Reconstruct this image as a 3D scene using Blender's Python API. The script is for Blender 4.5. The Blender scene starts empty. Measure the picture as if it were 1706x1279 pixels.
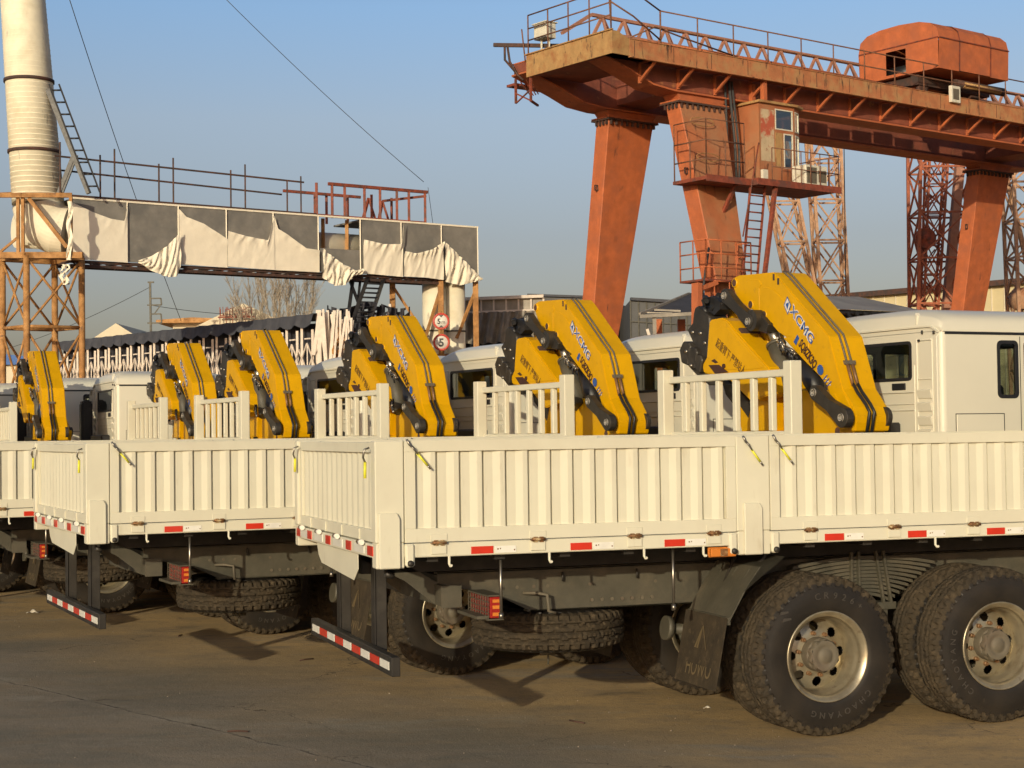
import bpy, bmesh, math, random
from mathutils import Vector, Matrix, noise
random.seed(7)
PI = math.pi
scn = bpy.context.scene
C = scn.collection

# ------------------------------------------------------------------ camera
F_PX, PITCH, ROLL, CAM_H = 2767.1, 0.0292, -0.013, 2.0677
cd = bpy.data.cameras.new('camera'); cam = bpy.data.objects.new('camera', cd); C.objects.link(cam)
cd.sensor_width = 36; cd.lens = F_PX / 1706 * 36; cd.clip_start = 0.1; cd.clip_end = 3000
fw = Vector((0, math.cos(PITCH), math.sin(PITCH))); up0 = Vector((0, -math.sin(PITCH), math.cos(PITCH))); rt0 = Vector((1, 0, 0))
cr, sr = math.cos(ROLL), math.sin(ROLL)
rt = rt0 * cr + up0 * sr; up = up0 * cr - rt0 * sr
M = Matrix((rt, up, -fw)).transposed().to_4x4(); M.translation = (0, 0, CAM_H)
cam.matrix_world = M
scn.camera = cam

def ray(u, v):
    """direction of the photo's pixel (u, v) in the world, used as a survey aid"""
    a = (u - 853) * cr + (v - 639.5) * sr; b = -(u - 853) * sr + (v - 639.5) * cr
    a /= F_PX; b /= -F_PX
    return Vector((a, fw.y + b * up0.y, fw.z + b * up0.z))
def at(u, v, Y):
    d = ray(u, v); return Vector((0, 0, CAM_H)) + d * (Y / d.y)

# ------------------------------------------------------------------ materials
def nodes(name):
    m = bpy.data.materials.new(name); m.use_nodes = True
    nt = m.node_tree; b = nt.nodes['Principled BSDF']
    return m, nt, b
def mat(name, col, rough=.5, metal=0, col2=None, scale=6, thr=(.45, .65), stretch=(1, 1, 1), bump=0, bscale=40, coat=0, vary=.06, spec=.5, col3=None, thr3=(.6, .7), scale3=20, stretch3=None):
    m, nt, b = nodes(name); N, L = nt.nodes, nt.links
    b.inputs['Roughness'].default_value = rough; b.inputs['Metallic'].default_value = metal
    b.inputs['Specular IOR Level'].default_value = spec
    if coat: b.inputs['Coat Weight'].default_value = coat; b.inputs['Coat Roughness'].default_value = .15
    tc = N.new('ShaderNodeTexCoord'); mp = N.new('ShaderNodeMapping'); mp.inputs['Scale'].default_value = stretch
    L.new(tc.outputs['Object'], mp.inputs['Vector'])
    def noise(sc, det=6, src=mp):
        n = N.new('ShaderNodeTexNoise'); n.inputs['Scale'].default_value = sc; n.inputs['Detail'].default_value = det
        n.inputs['Roughness'].default_value = .62; L.new(src.outputs[0], n.inputs['Vector']); return n
    def ramp(n, lo, hi):
        r = N.new('ShaderNodeMapRange'); r.inputs[1].default_value = lo; r.inputs[2].default_value = hi
        L.new(n.outputs['Fac'], r.inputs[0]); return r
    def mix(fac, a, bb):
        x = N.new('ShaderNodeMix'); x.data_type = 'RGBA'
        if fac is not None: L.new(fac, x.inputs[0])
        for s, v in ((x.inputs[6], a), (x.inputs[7], bb)):
            if isinstance(v, tuple): s.default_value = (*v, 1)
            else: L.new(v, s)
        return x.outputs[2]
    dark = tuple(c * (1 - vary * 2) for c in col); lite = tuple(min(1, c * (1 + vary)) for c in col)
    out = mix(ramp(noise(scale * 1.7), .3, .7).outputs[0], dark, lite)
    if col2: out = mix(ramp(noise(scale), *thr).outputs[0], out, col2)
    if col3:
        src = mp
        if stretch3:
            src = N.new('ShaderNodeMapping'); src.inputs['Scale'].default_value = stretch3; L.new(tc.outputs['Object'], src.inputs['Vector'])
        out = mix(ramp(noise(scale3, 8, src), *thr3).outputs[0], out, col3)
    L.new(out, b.inputs['Base Color'])
    rr = N.new('ShaderNodeMapRange'); rr.inputs[3].default_value = max(0, rough - .08); rr.inputs[4].default_value = min(1, rough + .12)
    L.new(noise(scale * 3).outputs['Fac'], rr.inputs[0]); L.new(rr.outputs[0], b.inputs['Roughness'])
    if bump:
        bp = N.new('ShaderNodeBump'); bp.inputs['Strength'].default_value = bump; bp.inputs['Distance'].default_value = .02
        L.new(noise(bscale, 4).outputs['Fac'], bp.inputs['Height']); L.new(bp.outputs[0], b.inputs['Normal'])
    return m
MT = {}
MT['white'] = mat('cream_paint', (.675, .645, .505), .42, vary=.025, bump=.035, bscale=2.2, scale=1.3, coat=.08, spec=.3, col2=(.60, .555, .43), thr=(.5, .8), col3=(.48, .42, .30), thr3=(.60, .86), scale3=5, stretch3=(1.6, 1.6, .4))
MT['cabwhite'] = mat('cab_paint', (.70, .67, .55), .3, vary=.015, scale=1, coat=.25, spec=.4, bump=.01, bscale=2)
MT['yellow'] = mat('crane_yellow', (.67, .36, .0), .42, vary=.05, scale=2, coat=.06, spec=.25, col3=(.45, .25, .02), thr3=(.60, .8), scale3=9, bump=.02, bscale=3)
MT['black'] = mat('black_steel', (.028, .024, .019), .5, vary=.2, scale=5, col2=(.06, .052, .042), thr=(.5, .8))
MT['plastic'] = mat('black_plastic', (.018, .018, .02), .45, vary=.1)
MT['chassis'] = mat('chassis_grey', (.080, .073, .052), .55, vary=.12, scale=4, col2=(.125, .105, .07), thr=(.5, .75), bump=.1)
MT['rubber'] = mat('tyre_rubber', (.019, .016, .013), .5, vary=.15, scale=3, col2=(.038, .029, .02), thr=(.45, .85), col3=(.065, .048, .03), thr3=(.64, .8), scale3=14, bump=.05, bscale=60, spec=.35)
MT['dusty'] = mat('dusty_rubber', (.060, .046, .029), .85, vary=.15, scale=5, col2=(.030, .025, .019), thr=(.4, .72), col3=(.10, .074, .045), thr3=(.55, .75), scale3=18, bump=.2, bscale=60, spec=.2)
MT['rubtext'] = mat('sidewall_lettering', (.055, .048, .04), .5)
MT['rim'] = mat('rim_silver', (.42, .37, .26), .3, .65, vary=.08, scale=4, col2=(.24, .19, .12), thr=(.48, .72), col3=(.15, .10, .06), thr3=(.6, .75), scale3=12)
MT['hub'] = mat('hub_grey', (.135, .115, .08), .65, vary=.1, col2=(.11, .08, .055), thr=(.5, .7))
MT['bolt'] = mat('brass_bolt', (.22, .12, .055), .5, .3)
MT['steel'] = mat('bare_steel', (.35, .32, .27), .3, .9, vary=.1)
MT['pinsteel'] = mat('pin_steel', (.42, .39, .34), .4, .3)
MT['red'] = mat('red_reflector', (.62, .035, .015), .3, vary=.06, coat=.5)
MT['refwhite'] = mat('white_reflector', (.80, .78, .70), .3, vary=.05, coat=.3)
MT['ledred'] = mat('lamp_red', (.30, .015, .012), .25, coat=.6)
MT['amber'] = mat('lamp_amber', (.62, .2, .03), .25, coat=.6)
MT['hinge'] = mat('rusty_hinge', (.22, .10, .035), .6, .2, vary=.3, scale=30, col2=(.5, .38, .2), thr=(.5, .65))
MT['sleeve'] = mat('yellow_sleeve', (.75, .72, .05), .45, vary=.1)
MT['blue'] = mat('logo_blue', (.03, .10, .36), .45)
MT['pale'] = mat('logo_white', (.72, .68, .62), .5)
MT['ink'] = mat('stencil_brown', (.055, .022, .015), .6)
MT['flaptext'] = mat('faded_stencil', (.13, .095, .045), .7)
MT['seat'] = mat('seat_cloth', (.10, .10, .11), .9)
MT['orange'] = mat('gantry_orange', (.50, .135, .045), .65, vary=.12, scale=2, col2=(.36, .11, .05), thr=(.45, .75), col3=(.10, .045, .03), thr3=(.62, .76), scale3=2.6, stretch3=(2.5, 2.5, .35), bump=.15)
MT['maroon'] = mat('gantry_maroon', (.27, .075, .04), .7, vary=.15, scale=1.5, col2=(.16, .055, .035), thr=(.45, .7), col3=(.42, .17, .06), thr3=(.6, .72), scale3=3, bump=.15)
MT['ochre'] = mat('gantry_ochre', (.44, .26, .10), .7, vary=.12, scale=3, col2=(.33, .14, .05), thr=(.48, .7), col3=(.07, .04, .025), thr3=(.6, .68), scale3=5, stretch3=(1.6, 1.6, .5), bump=.15)
MT['rustpipe'] = mat('rust_yellow_pipe', (.36, .17, .05), .75, vary=.2, scale=3, col2=(.50, .26, .09), thr=(.45, .6), col3=(.14, .07, .04), thr3=(.58, .7), scale3=6)
MT['rustdark'] = mat('dark_rust', (.10, .045, .03), .8, vary=.2, scale=4, col2=(.05, .035, .03), thr=(.4, .6))
MT['redsteel'] = mat('red_oxide', (.26, .06, .03), .7, vary=.2, scale=4, col2=(.13, .05, .035), thr=(.5, .6))
MT['lattice'] = mat('lattice_brown', (.50, .29, .17), .7, vary=.15, scale=3, col2=(.36, .17, .09), thr=(.5, .65))
MT['pipe'] = mat('pipe_cream', (.86, .79, .60), .55, vary=.05, scale=1.5, col2=(.68, .60, .42), thr=(.5, .75), col3=(.25, .23, .19), thr3=(.64, .72), scale3=2.2, stretch3=(1.5, 1.5, .5), bump=.1)
MT['cloth'] = mat('tarp_cream', (.88, .80, .64), .85, vary=.04, scale=1.2, col2=(.76, .68, .53), thr=(.55, .75), bump=.25, bscale=5)
MT['board'] = mat('grey_board', (.23, .215, .19), .8, vary=.12, scale=1.2, col2=(.145, .14, .13), thr=(.45, .65), bump=.1)
MT['navy'] = mat('dark_curtain_and_opening', (.032, .032, .042), .8, vary=.3, scale=1.3, bump=.3, bscale=4)
MT['awning'] = mat('dark_awning', (.06, .062, .075), .7, vary=.15, scale=2, bump=.2, bscale=5)
MT['frame'] = mat('white_frame', (.72, .62, .52), .6, vary=.1, scale=3)
MT['membrane'] = mat('grey_membrane', (.30, .29, .27), .6, vary=.12, scale=.6, col2=(.20, .2, .2), thr=(.5, .7), bump=.15, bscale=2)
MT['silver'] = mat('silver_tarp', (.38, .34, .28), .6, .1, vary=.2, scale=1, col2=(.22, .2, .17), thr=(.45, .6), bump=.5, bscale=3)
MT['shed'] = mat('grey_shed', (.10, .10, .10), .7, vary=.1, scale=.6)
MT['yellowwall'] = mat('pale_yellow_wall', (.62, .52, .30), .8, vary=.05, scale=.5)
MT['creamwall'] = mat('cream_wall', (.66, .58, .42), .8, vary=.06, scale=.7)
MT['bluerof'] = mat('blue_roof', (.03, .12, .38), .6, vary=.1)
MT['pinky'] = mat('dusty_pink_steel', (.42, .20, .13), .7, vary=.12, scale=2, col2=(.30, .13, .08), thr=(.5, .65))
MT['bark'] = mat('bare_bark', (.42, .35, .26), .9, vary=.2)
MT['cable'] = mat('dark_cable', (.05, .05, .05), .7)
MT['peel'] = mat('peeling_paint', (.55, .42, .26), .7, vary=.1, scale=2, col2=(.45, .10, .05), thr=(.52, .6), col3=(.3, .12, .06), thr3=(.6, .7), scale3=7)
MT['signwhite'] = mat('sign_white', (.72, .68, .6), .4, vary=.04)
MT['signred'] = mat('sign_red', (.5, .04, .02), .4, vary=.05)
MT['rail'] = mat('railing_rust', (.20, .09, .05), .75, vary=.2, scale=4)
MT['legochre'] = mat('leg_ochre_orange', (.42, .14, .055), .7, vary=.12, scale=1.2, col2=(.37, .17, .08), thr=(.42, .62), col3=(.10, .05, .03), thr3=(.58, .72), scale3=2.6, stretch3=(2.5, 2.5, .3), bump=.15)
MT['mast'] = mat('mast_red', (.42, .12, .055), .7, vary=.2, scale=3, col2=(.28, .09, .05), thr=(.5, .65))
MT['fascia2'] = mat('fascia_rusty', (.46, .175, .07), .7, vary=.12, scale=2.5, col2=(.43, .24, .10), thr=(.45, .65), col3=(.09, .045, .025), thr3=(.58, .68), scale3=4, stretch3=(2.2, 2.2, .5), bump=.15)
MT['grit'] = mat('grit', (.26, .21, .15), .9, vary=.3)
MT['litter'] = mat('pale_litter', (.6, .55, .45), .8, vary=.1)
MT['acwhite'] = mat('ac_white', (.68, .64, .52), .6, vary=.08, scale=4, col2=(.5, .45, .3), thr=(.55, .7))

def glass(name, tint, rough=.03, alpha=.55):
    m, nt, b = nodes(name); N, L = nt.nodes, nt.links
    tr = N.new('ShaderNodeBsdfTransparent'); tr.inputs[0].default_value = (*tint, 1)
    gl = N.new('ShaderNodeBsdfGlossy'); gl.inputs['Roughness'].default_value = rough; gl.inputs[0].default_value = (.9, .95, .95, 1)
    fr = N.new('ShaderNodeFresnel'); fr.inputs[0].default_value = 1.5
    ad = N.new('ShaderNodeMath'); ad.operation = 'ADD'; ad.inputs[1].default_value = alpha; L.new(fr.outputs[0], ad.inputs[0])
    mx = N.new('ShaderNodeMixShader'); L.new(ad.outputs[0], mx.inputs[0]); L.new(tr.outputs[0], mx.inputs[1]); L.new(gl.outputs[0], mx.inputs[2])
    L.new(mx.outputs[0], nt.nodes['Material Output'].inputs[0]); return m
MT['glass'] = glass('cab_glass', (.50, .56, .52), .02, .03)
MT['oldglass'] = glass('dusty_glass', (.3, .36, .34), .15, .18)

# ground: dusty, worn concrete
def ground_mat():
    m, nt, b = nodes('dusty_concrete'); N, L = nt.nodes, nt.links
    tc = N.new('ShaderNodeTexCoord')
    def mp(s, rz=0):
        x = N.new('ShaderNodeMapping'); x.inputs['Scale'].default_value = s; x.inputs['Rotation'].default_value = (0, 0, rz)
        L.new(tc.outputs['Object'], x.inputs['Vector']); return x
    def noise(s, det, sc=(1, 1, 1), rough=.6, rz=0, dist=0):
        n = N.new('ShaderNodeTexNoise'); n.inputs['Scale'].default_value = s; n.inputs['Detail'].default_value = det
        n.inputs['Roughness'].default_value = rough; n.inputs['Distortion'].default_value = dist; L.new(mp(sc, rz).outputs[0], n.inputs['Vector']); return n
    def rng(n, lo, hi, out='Fac'):
        r = N.new('ShaderNodeMapRange'); r.inputs[1].default_value = lo; r.inputs[2].default_value = hi; L.new(n.outputs[out], r.inputs[0]); return r.outputs[0]
    def mix(fac, a, bb, bt='MIX'):
        x = N.new('ShaderNodeMix'); x.data_type = 'RGBA'; x.blend_type = bt
        if isinstance(fac, float): x.inputs[0].default_value = fac
        else: L.new(fac, x.inputs[0])
        for s, v in ((x.inputs[6], a), (x.inputs[7], bb)):
            if isinstance(v, tuple): s.default_value = (*v, 1)
            else: L.new(v, s)
        return x.outputs[2]
    sp_ = N.new('ShaderNodeSeparateXYZ'); L.new(tc.outputs['Object'], sp_.inputs[0])
    m1 = N.new('ShaderNodeMath'); m1.operation = 'MULTIPLY_ADD'; L.new(sp_.outputs['Y'], m1.inputs[0]); m1.inputs[1].default_value = .85; m1.inputs[2].default_value = -9.9
    m2 = N.new('ShaderNodeMath'); m2.operation = 'ADD'; L.new(m1.outputs[0], m2.inputs[0]); L.new(sp_.outputs['X'], m2.inputs[1])
    m3 = N.new('ShaderNodeMath'); m3.operation = 'MULTIPLY_ADD'; L.new(noise(.5, 6, dist=.5).outputs['Fac'], m3.inputs[0]); m3.inputs[1].default_value = 5; L.new(m2.outputs[0], m3.inputs[2])
    m4 = N.new('ShaderNodeMapRange'); m4.interpolation_type = 'SMOOTHSTEP'; m4.inputs[1].default_value = .5; m4.inputs[2].default_value = 5.0; L.new(m3.outputs[0], m4.inputs[0])
    brown = mix(rng(noise(.5, 7, (1, 1.6, 1), dist=.8), .38, .62), (.40, .285, .145), (.54, .375, .18))
    grey = mix(rng(noise(.7, 8, (1, 1.8, 1), .66, dist=.6), .38, .62), (.205, .185, .145), (.275, .235, .18))
    c = mix(m4.outputs[0], grey, brown)
    c = mix(rng(noise(1.3, 9, (1, 2.0, 1), .7, rz=.35), .50, .70), c, (.27, .215, .145))
    c = mix(rng(noise(.45, 8, (1, 2.4, 1), .68, rz=-.3, dist=1), .56, .70), c, (.30, .275, .22))
    c = mix(rng(noise(14, 8, (1, 1, 1), .75), .52, .78), c, (.20, .16, .11))
    c = mix(rng(noise(60, 5, (1, 1, 1), .7), .60, .70), c, (.46, .38, .27))
    c = mix(rng(noise(33, 6, (1, 1, 1), .7), .63, .70), c, (.10, .08, .06))
    # slab joints and hairline cracks
    vo = N.new('ShaderNodeTexVoronoi'); vo.feature = 'DISTANCE_TO_EDGE'; vo.inputs['Scale'].default_value = .27
    ds = N.new('ShaderNodeVectorMath'); ds.operation = 'ADD'; nn = noise(1.6, 6)
    L.new(tc.outputs['Object'], ds.inputs[0]); L.new(nn.outputs['Color'], ds.inputs[1]); L.new(ds.outputs[0], vo.inputs['Vector'])
    crk = rng(vo, .004, .0, 'Distance')
    gap = rng(noise(.8, 3), .45, .6)
    mm = N.new('ShaderNodeMath'); mm.operation = 'MULTIPLY'; L.new(crk, mm.inputs[0]); L.new(gap, mm.inputs[1])
    c = mix(mm.outputs[0], c, (.09, .07, .05))
    dt = N.new('ShaderNodeVectorMath'); dt.operation = 'DOT_PRODUCT'; L.new(tc.outputs['Object'], dt.inputs[0]); dt.inputs[1].default_value = (0.7442, 0.6679, 0)
    j1 = N.new('ShaderNodeMath'); j1.operation = 'MULTIPLY_ADD'; L.new(noise(1.8, 7, rough=.7).outputs['Fac'], j1.inputs[0]); j1.inputs[1].default_value = .22; L.new(dt.outputs['Value'], j1.inputs[2])
    j2 = N.new('ShaderNodeMath'); j2.operation = 'SUBTRACT'; L.new(j1.outputs[0], j2.inputs[0]); j2.inputs[1].default_value = 6.3821
    j3 = N.new('ShaderNodeMath'); j3.operation = 'ABSOLUTE'; L.new(j2.outputs[0], j3.inputs[0])
    def band(lo, hi, k):
        r = N.new('ShaderNodeMapRange'); r.inputs[1].default_value = lo; r.inputs[2].default_value = hi; L.new(j3.outputs[0], r.inputs[0])
        m_ = N.new('ShaderNodeMath'); m_.operation = 'MULTIPLY'; L.new(r.outputs[0], m_.inputs[0]); L.new(rng(noise(5, 6), .35, .6), m_.inputs[1])
        m2_ = N.new('ShaderNodeMath'); m2_.operation = 'MULTIPLY'; L.new(m_.outputs[0], m2_.inputs[0]); m2_.inputs[1].default_value = k; return m2_.outputs[0]
    c = mix(band(.11, .03, .5), c, (.34, .30, .24)); c = mix(band(.016, .008, .9), c, (.06, .05, .04))
    # oil drips
    oil = N.new('ShaderNodeTexVoronoi'); oil.inputs['Scale'].default_value = .55; oil.inputs['Randomness'].default_value = 1
    ds2 = N.new('ShaderNodeVectorMath'); ds2.operation = 'ADD'; L.new(noise(3, 5).outputs['Color'], ds2.inputs[1]); L.new(tc.outputs['Object'], ds2.inputs[0]); L.new(ds2.outputs[0], oil.inputs['Vector'])
    om = N.new('ShaderNodeMath'); om.operation = 'MULTIPLY'; om.inputs[1].default_value = .5; L.new(rng(oil, .16, .02, 'Distance'), om.inputs[0])
    c = mix(om.outputs[0], c, (.075, .06, .045))
    L.new(c, b.inputs['Base Color']); b.inputs['Roughness'].default_value = .88; b.inputs['Specular IOR Level'].default_value = .2
    bp = N.new('ShaderNodeBump'); bp.inputs['Strength'].default_value = .35; bp.inputs['Distance'].default_value = .012
    a2 = N.new('ShaderNodeMath'); a2.operation = 'ADD'; L.new(noise(9, 8, rough=.7).outputs['Fac'], a2.inputs[0]); L.new(noise(55, 4).outputs['Fac'], a2.inputs[1])
    L.new(a2.outputs[0], bp.inputs['Height'])
    bp2 = N.new('ShaderNodeBump'); bp2.inputs['Strength'].default_value = .5; bp2.inputs['Distance'].default_value = .05
    L.new(noise(.7, 4).outputs['Fac'], bp2.inputs['Height']); L.new(bp.outputs[0], bp2.inputs['Normal']); L.new(bp2.outputs[0], b.inputs['Normal'])
    return m
MT['ground'] = ground_mat()

# ------------------------------------------------------------------ mesh helpers
SPLIT = {'pin_hole', 'side_plate', 'locker_door', 'hinge_lug', 'lamp_lens', 'crossmember', 'fuel_tank', 'hydraulic_pipe', 'brass_coupling', 'hydraulic_hose', 'mudguard_stay', 'fascia_joint', 'panel_joint', 'inner_post', 'hose_clip', 'bolt', 'support_post', 'pipe_band', 'wheel_arch', 'code_mark', 'roof_clip', 'window_bar', 'post', 'hand_hold', 'power_cable', 'louvre'}
class MB:
    def __init__(s): s.v = []; s.f = []; s.m = []; s.sm = []
    def add(s, vs, fs, mi=0, smooth=False):
        k = len(s.v); s.v += [tuple(x) for x in vs]
        for f in fs: s.f.append(tuple(i + k for i in f)); s.m.append(mi); s.sm.append(smooth)
        return s
    def box(s, x0, x1, y0, y1, z0, z1, mi=0):
        vs = [(x, y, z) for x in (x0, x1) for y in (y0, y1) for z in (z0, z1)]
        return s.add(vs, [(0, 1, 3, 2), (4, 6, 7, 5), (0, 4, 5, 1), (2, 3, 7, 6), (0, 2, 6, 4), (1, 5, 7, 3)], mi)
    def hexa(s, b, t, mi=0):
        """b, t: four corners of the lower and upper end, same order"""
        return s.add(list(b) + list(t), [(3, 2, 1, 0), (4, 5, 6, 7), (0, 1, 5, 4), (1, 2, 6, 5), (2, 3, 7, 6), (3, 0, 4, 7)], mi)
    def prism(s, poly, a, b, axis='x', mi=0):
        def P(p, t):
            return {'x': (t, p[0], p[1]), 'y': (p[0], t, p[1]), 'z': (p[0], p[1], t)}[axis]
        n = len(poly)
        s.add([P(p, a) for p in poly] + [P(p, b) for p in poly], [tuple(range(n))[::-1], tuple(range(n, 2 * n))] + [(i, (i + 1) % n, n + (i + 1) % n, n + i) for i in range(n)], mi)
        return s
    def bar(s, p, q, w, h=None, mi=0, ref=(0, 0, 1)):
        h = h or w; p = Vector(p); q = Vector(q); d = (q - p)
        if d.length < 1e-6: return s
        d.normalize(); r = Vector(ref)
        if abs(d.dot(r)) > .95: r = Vector((1, 0, 0))
        a = d.cross(r).normalized() * w / 2; b = a.cross(d).normalized() * h / 2
        c = lambda o: [o - a - b, o + a - b, o + a + b, o - a + b]
        return s.hexa(c(p), c(q), mi)
    def tube(s, pts, r, n=8, mi=0, caps=True, smooth=True):
        pts = [Vector(p) for p in pts]; rs = r if isinstance(r, (list, tuple)) else [r] * len(pts)
        k = len(s.v); ring = []; pa = None
        for i, p in enumerate(pts):
            d = (pts[min(i + 1, len(pts) - 1)] - pts[max(i - 1, 0)])
            if d.length < 1e-9: d = Vector((0, 0, 1))
            d.normalize()
            if pa is None:
                ref = Vector((0, 0, 1)) if abs(d.z) < .9 else Vector((1, 0, 0)); a = d.cross(ref).normalized()
            else:
                a = pa - d * pa.dot(d); a.normalize()
            pa = a; b = d.cross(a)
            s.v += [tuple(p + (a * math.cos(2 * PI * j / n) + b * math.sin(2 * PI * j / n)) * rs[i]) for j in range(n)]
        for i in range(len(pts) - 1):
            for j in range(n):
                j2 = (j + 1) % n
                s.f.append((k + i * n + j, k + i * n + j2, k + (i + 1) * n + j2, k + (i + 1) * n + j)); s.m.append(mi); s.sm.append(smooth)
        if caps:
            s.f.append(tuple(k + j for j in range(n))[::-1]); s.m.append(mi); s.sm.append(False)
            e = k + (len(pts) - 1) * n; s.f.append(tuple(e + j for j in range(n))); s.m.append(mi); s.sm.append(False)
        return s
    def lathe(s, prof, n=48, org=(0, 0, 0), mi=0, axis='y', smooth=True, a0=0, a1=2 * PI):
        """prof: (along axis, radius)"""
        k = len(s.v); full = abs(a1 - a0 - 2 * PI) < 1e-6; m = n if full else n + 1
        for (t, r) in prof:
            for j in range(m):
                a = a0 + (a1 - a0) * j / n; c, q = r * math.cos(a), r * math.sin(a)
                p = {'y': (c, t, q), 'x': (t, c, q), 'z': (c, q, t)}[axis]
                s.v.append((p[0] + org[0], p[1] + org[1], p[2] + org[2]))
        for i in range(len(prof) - 1):
            for j in range(n):
                j2 = (j + 1) % m
                s.f.append((k + i * m + j, k + i * m + j2, k + (i + 1) * m + j2, k + (i + 1) * m + j)); s.m.append(mi); s.sm.append(smooth)
        return s
    def grid(s, fn, nu, nv, mi=0, smooth=True, skip=None):
        k = len(s.v)
        for i in range(nu + 1):
            for j in range(nv + 1): s.v.append(tuple(fn(i / nu, j / nv)))
        for i in range(nu):
            for j in range(nv):
                if skip and skip((i + .5) / nu, (j + .5) / nv): continue
                a = k + i * (nv + 1) + j
                s.f.append((a, a + 1, a + nv + 2, a + nv + 1)); s.m.append(mi); s.sm.append(smooth)
        return s
    def holed(s, fn, U, V, rect, holes, mi=0, thick=None):
        """flat panel over rect=(u0,u1,v0,v1) with rectangular holes; fn(u,v,depth) -> point; thick = depth of the panel"""
        us = sorted(set([rect[0], rect[1]] + [h[0] for h in holes] + [h[1] for h in holes] + U)); vs = sorted(set([rect[2], rect[3]] + [h[2] for h in holes] + [h[3] for h in holes] + V))
        ins = lambda u, v: any(h[0] < u < h[1] and h[2] < v < h[3] for h in holes)
        for d in ((0, thick) if thick else (0,)):
            for a, b in zip(us, us[1:]):
                for c, e in zip(vs, vs[1:]):
                    if not ins((a + b) / 2, (c + e) / 2): s.add([fn(a, c, d), fn(b, c, d), fn(b, e, d), fn(a, e, d)], [(0, 1, 2, 3)], mi)
        if thick:
            for h in holes:
                q = [(h[0], h[2]), (h[1], h[2]), (h[1], h[3]), (h[0], h[3])]
                for i in range(4):
                    a, b = q[i], q[(i + 1) % 4]; s.add([fn(*a, 0), fn(*b, 0), fn(*b, thick), fn(*a, thick)], [(0, 1, 2, 3)], mi)
        return s
    def islands(s):
        par = list(range(len(s.v)))
        def fd(i):
            while par[i] != i: par[i] = par[par[i]]; i = par[i]
            return i
        for f in s.f:
            for q in f[1:]: par[fd(q)] = fd(f[0])
        out = {}
        for k, f in enumerate(s.f): out.setdefault(fd(f[0]), []).append(k)
        res = []
        for ks in out.values():
            m = MB(); ids = {}
            for k in ks:
                for q in s.f[k]:
                    if q not in ids: ids[q] = len(m.v); m.v.append(s.v[q])
                m.f.append(tuple(ids[q] for q in s.f[k])); m.m.append(s.m[k]); m.sm.append(s.sm[k])
            res.append(m)
        return res
    def build(s, name, ms, parent=None, bevel=0, xf=None, seg=1, merge=False):
        if name in SPLIT and parent is not None:
            return [m.build1(name, ms, parent, bevel, xf, seg, merge) for m in s.islands()][0]
        return s.build1(name, ms, parent, bevel, xf, seg, merge)
    def build1(s, name, ms, parent=None, bevel=0, xf=None, seg=1, merge=False):
        me = bpy.data.meshes.new(name); me.from_pydata(s.v, [], s.f)
        for m in (ms if isinstance(ms, (list, tuple)) else [ms]): me.materials.append(MT[m])
        me.polygons.foreach_set('material_index', s.m); me.polygons.foreach_set('use_smooth', s.sm)
        if xf is not None: me.transform(xf)
        bm = bmesh.new(); bm.from_mesh(me)
        if merge: bmesh.ops.remove_doubles(bm, verts=bm.verts, dist=1e-4)
        bmesh.ops.recalc_face_normals(bm, faces=bm.faces)
        if bevel:
            es = [e for e in bm.edges if len(e.link_faces) == 2 and e.calc_face_angle(0) > .5]
            bmesh.ops.bevel(bm, geom=es, offset=bevel, segments=seg, affect='EDGES', clamp_overlap=True)
        bm.to_mesh(me); bm.free()
        o = bpy.data.objects.new(name, me); C.objects.link(o)
        if parent is not None: o.parent = parent
        return o

def tag(o, label=None, cat=None, group=None, kind=None):
    if label: o['label'] = label
    if cat: o['category'] = cat
    if group: o['group'] = group
    if kind: o['kind'] = kind
    return o
def empty(name, loc=(0, 0, 0), rz=0):
    o = bpy.data.objects.new(name, None); C.objects.link(o); o.location = loc; o.rotation_euler = (0, 0, rz); o.empty_display_size = .3; return o
def copy_tree(o, parent=None):
    c = o.copy(); C.objects.link(c)
    c.parent = parent
    for ch in list(o.children): copy_tree(ch, c)
    return c
def text_verts(s, size=1, extrude=.003, offset=0, bold=0):
    cu = bpy.data.curves.new('lettering', 'FONT'); cu.body = s; cu.size = size; cu.extrude = extrude; cu.offset = offset; cu.align_x = 'LEFT'; cu.resolution_u = 3
    ob = bpy.data.objects.new('lettering', cu); C.objects.link(ob)
    dg = bpy.context.evaluated_depsgraph_get(); dg.update()
    me = bpy.data.meshes.new_from_object(ob.evaluated_get(dg))
    vs = [v.co.copy() for v in me.vertices]; fs = [tuple(p.vertices) for p in me.polygons]
    bpy.data.objects.remove(ob); bpy.data.curves.remove(cu); bpy.data.meshes.remove(me)
    return vs, fs
def text_add(mb, s, org, ex, ey, size, extrude=.003, mi=0, fit=None, offset=0):
    """lay lettering in the plane spanned by ex (reading direction) and ey (up); fit = wanted length"""
    vs, fs = text_verts(s, size, extrude, offset)
    ex = Vector(ex).normalized(); ey = Vector(ey).normalized(); ez = ex.cross(ey)
    w = max(v.x for v in vs) - min(v.x for v in vs); k = fit / w if fit else 1
    mb.add([Vector(org) + ex * v.x * k + ey * v.y + ez * v.z for v in vs], fs, mi)
    return mb

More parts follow.
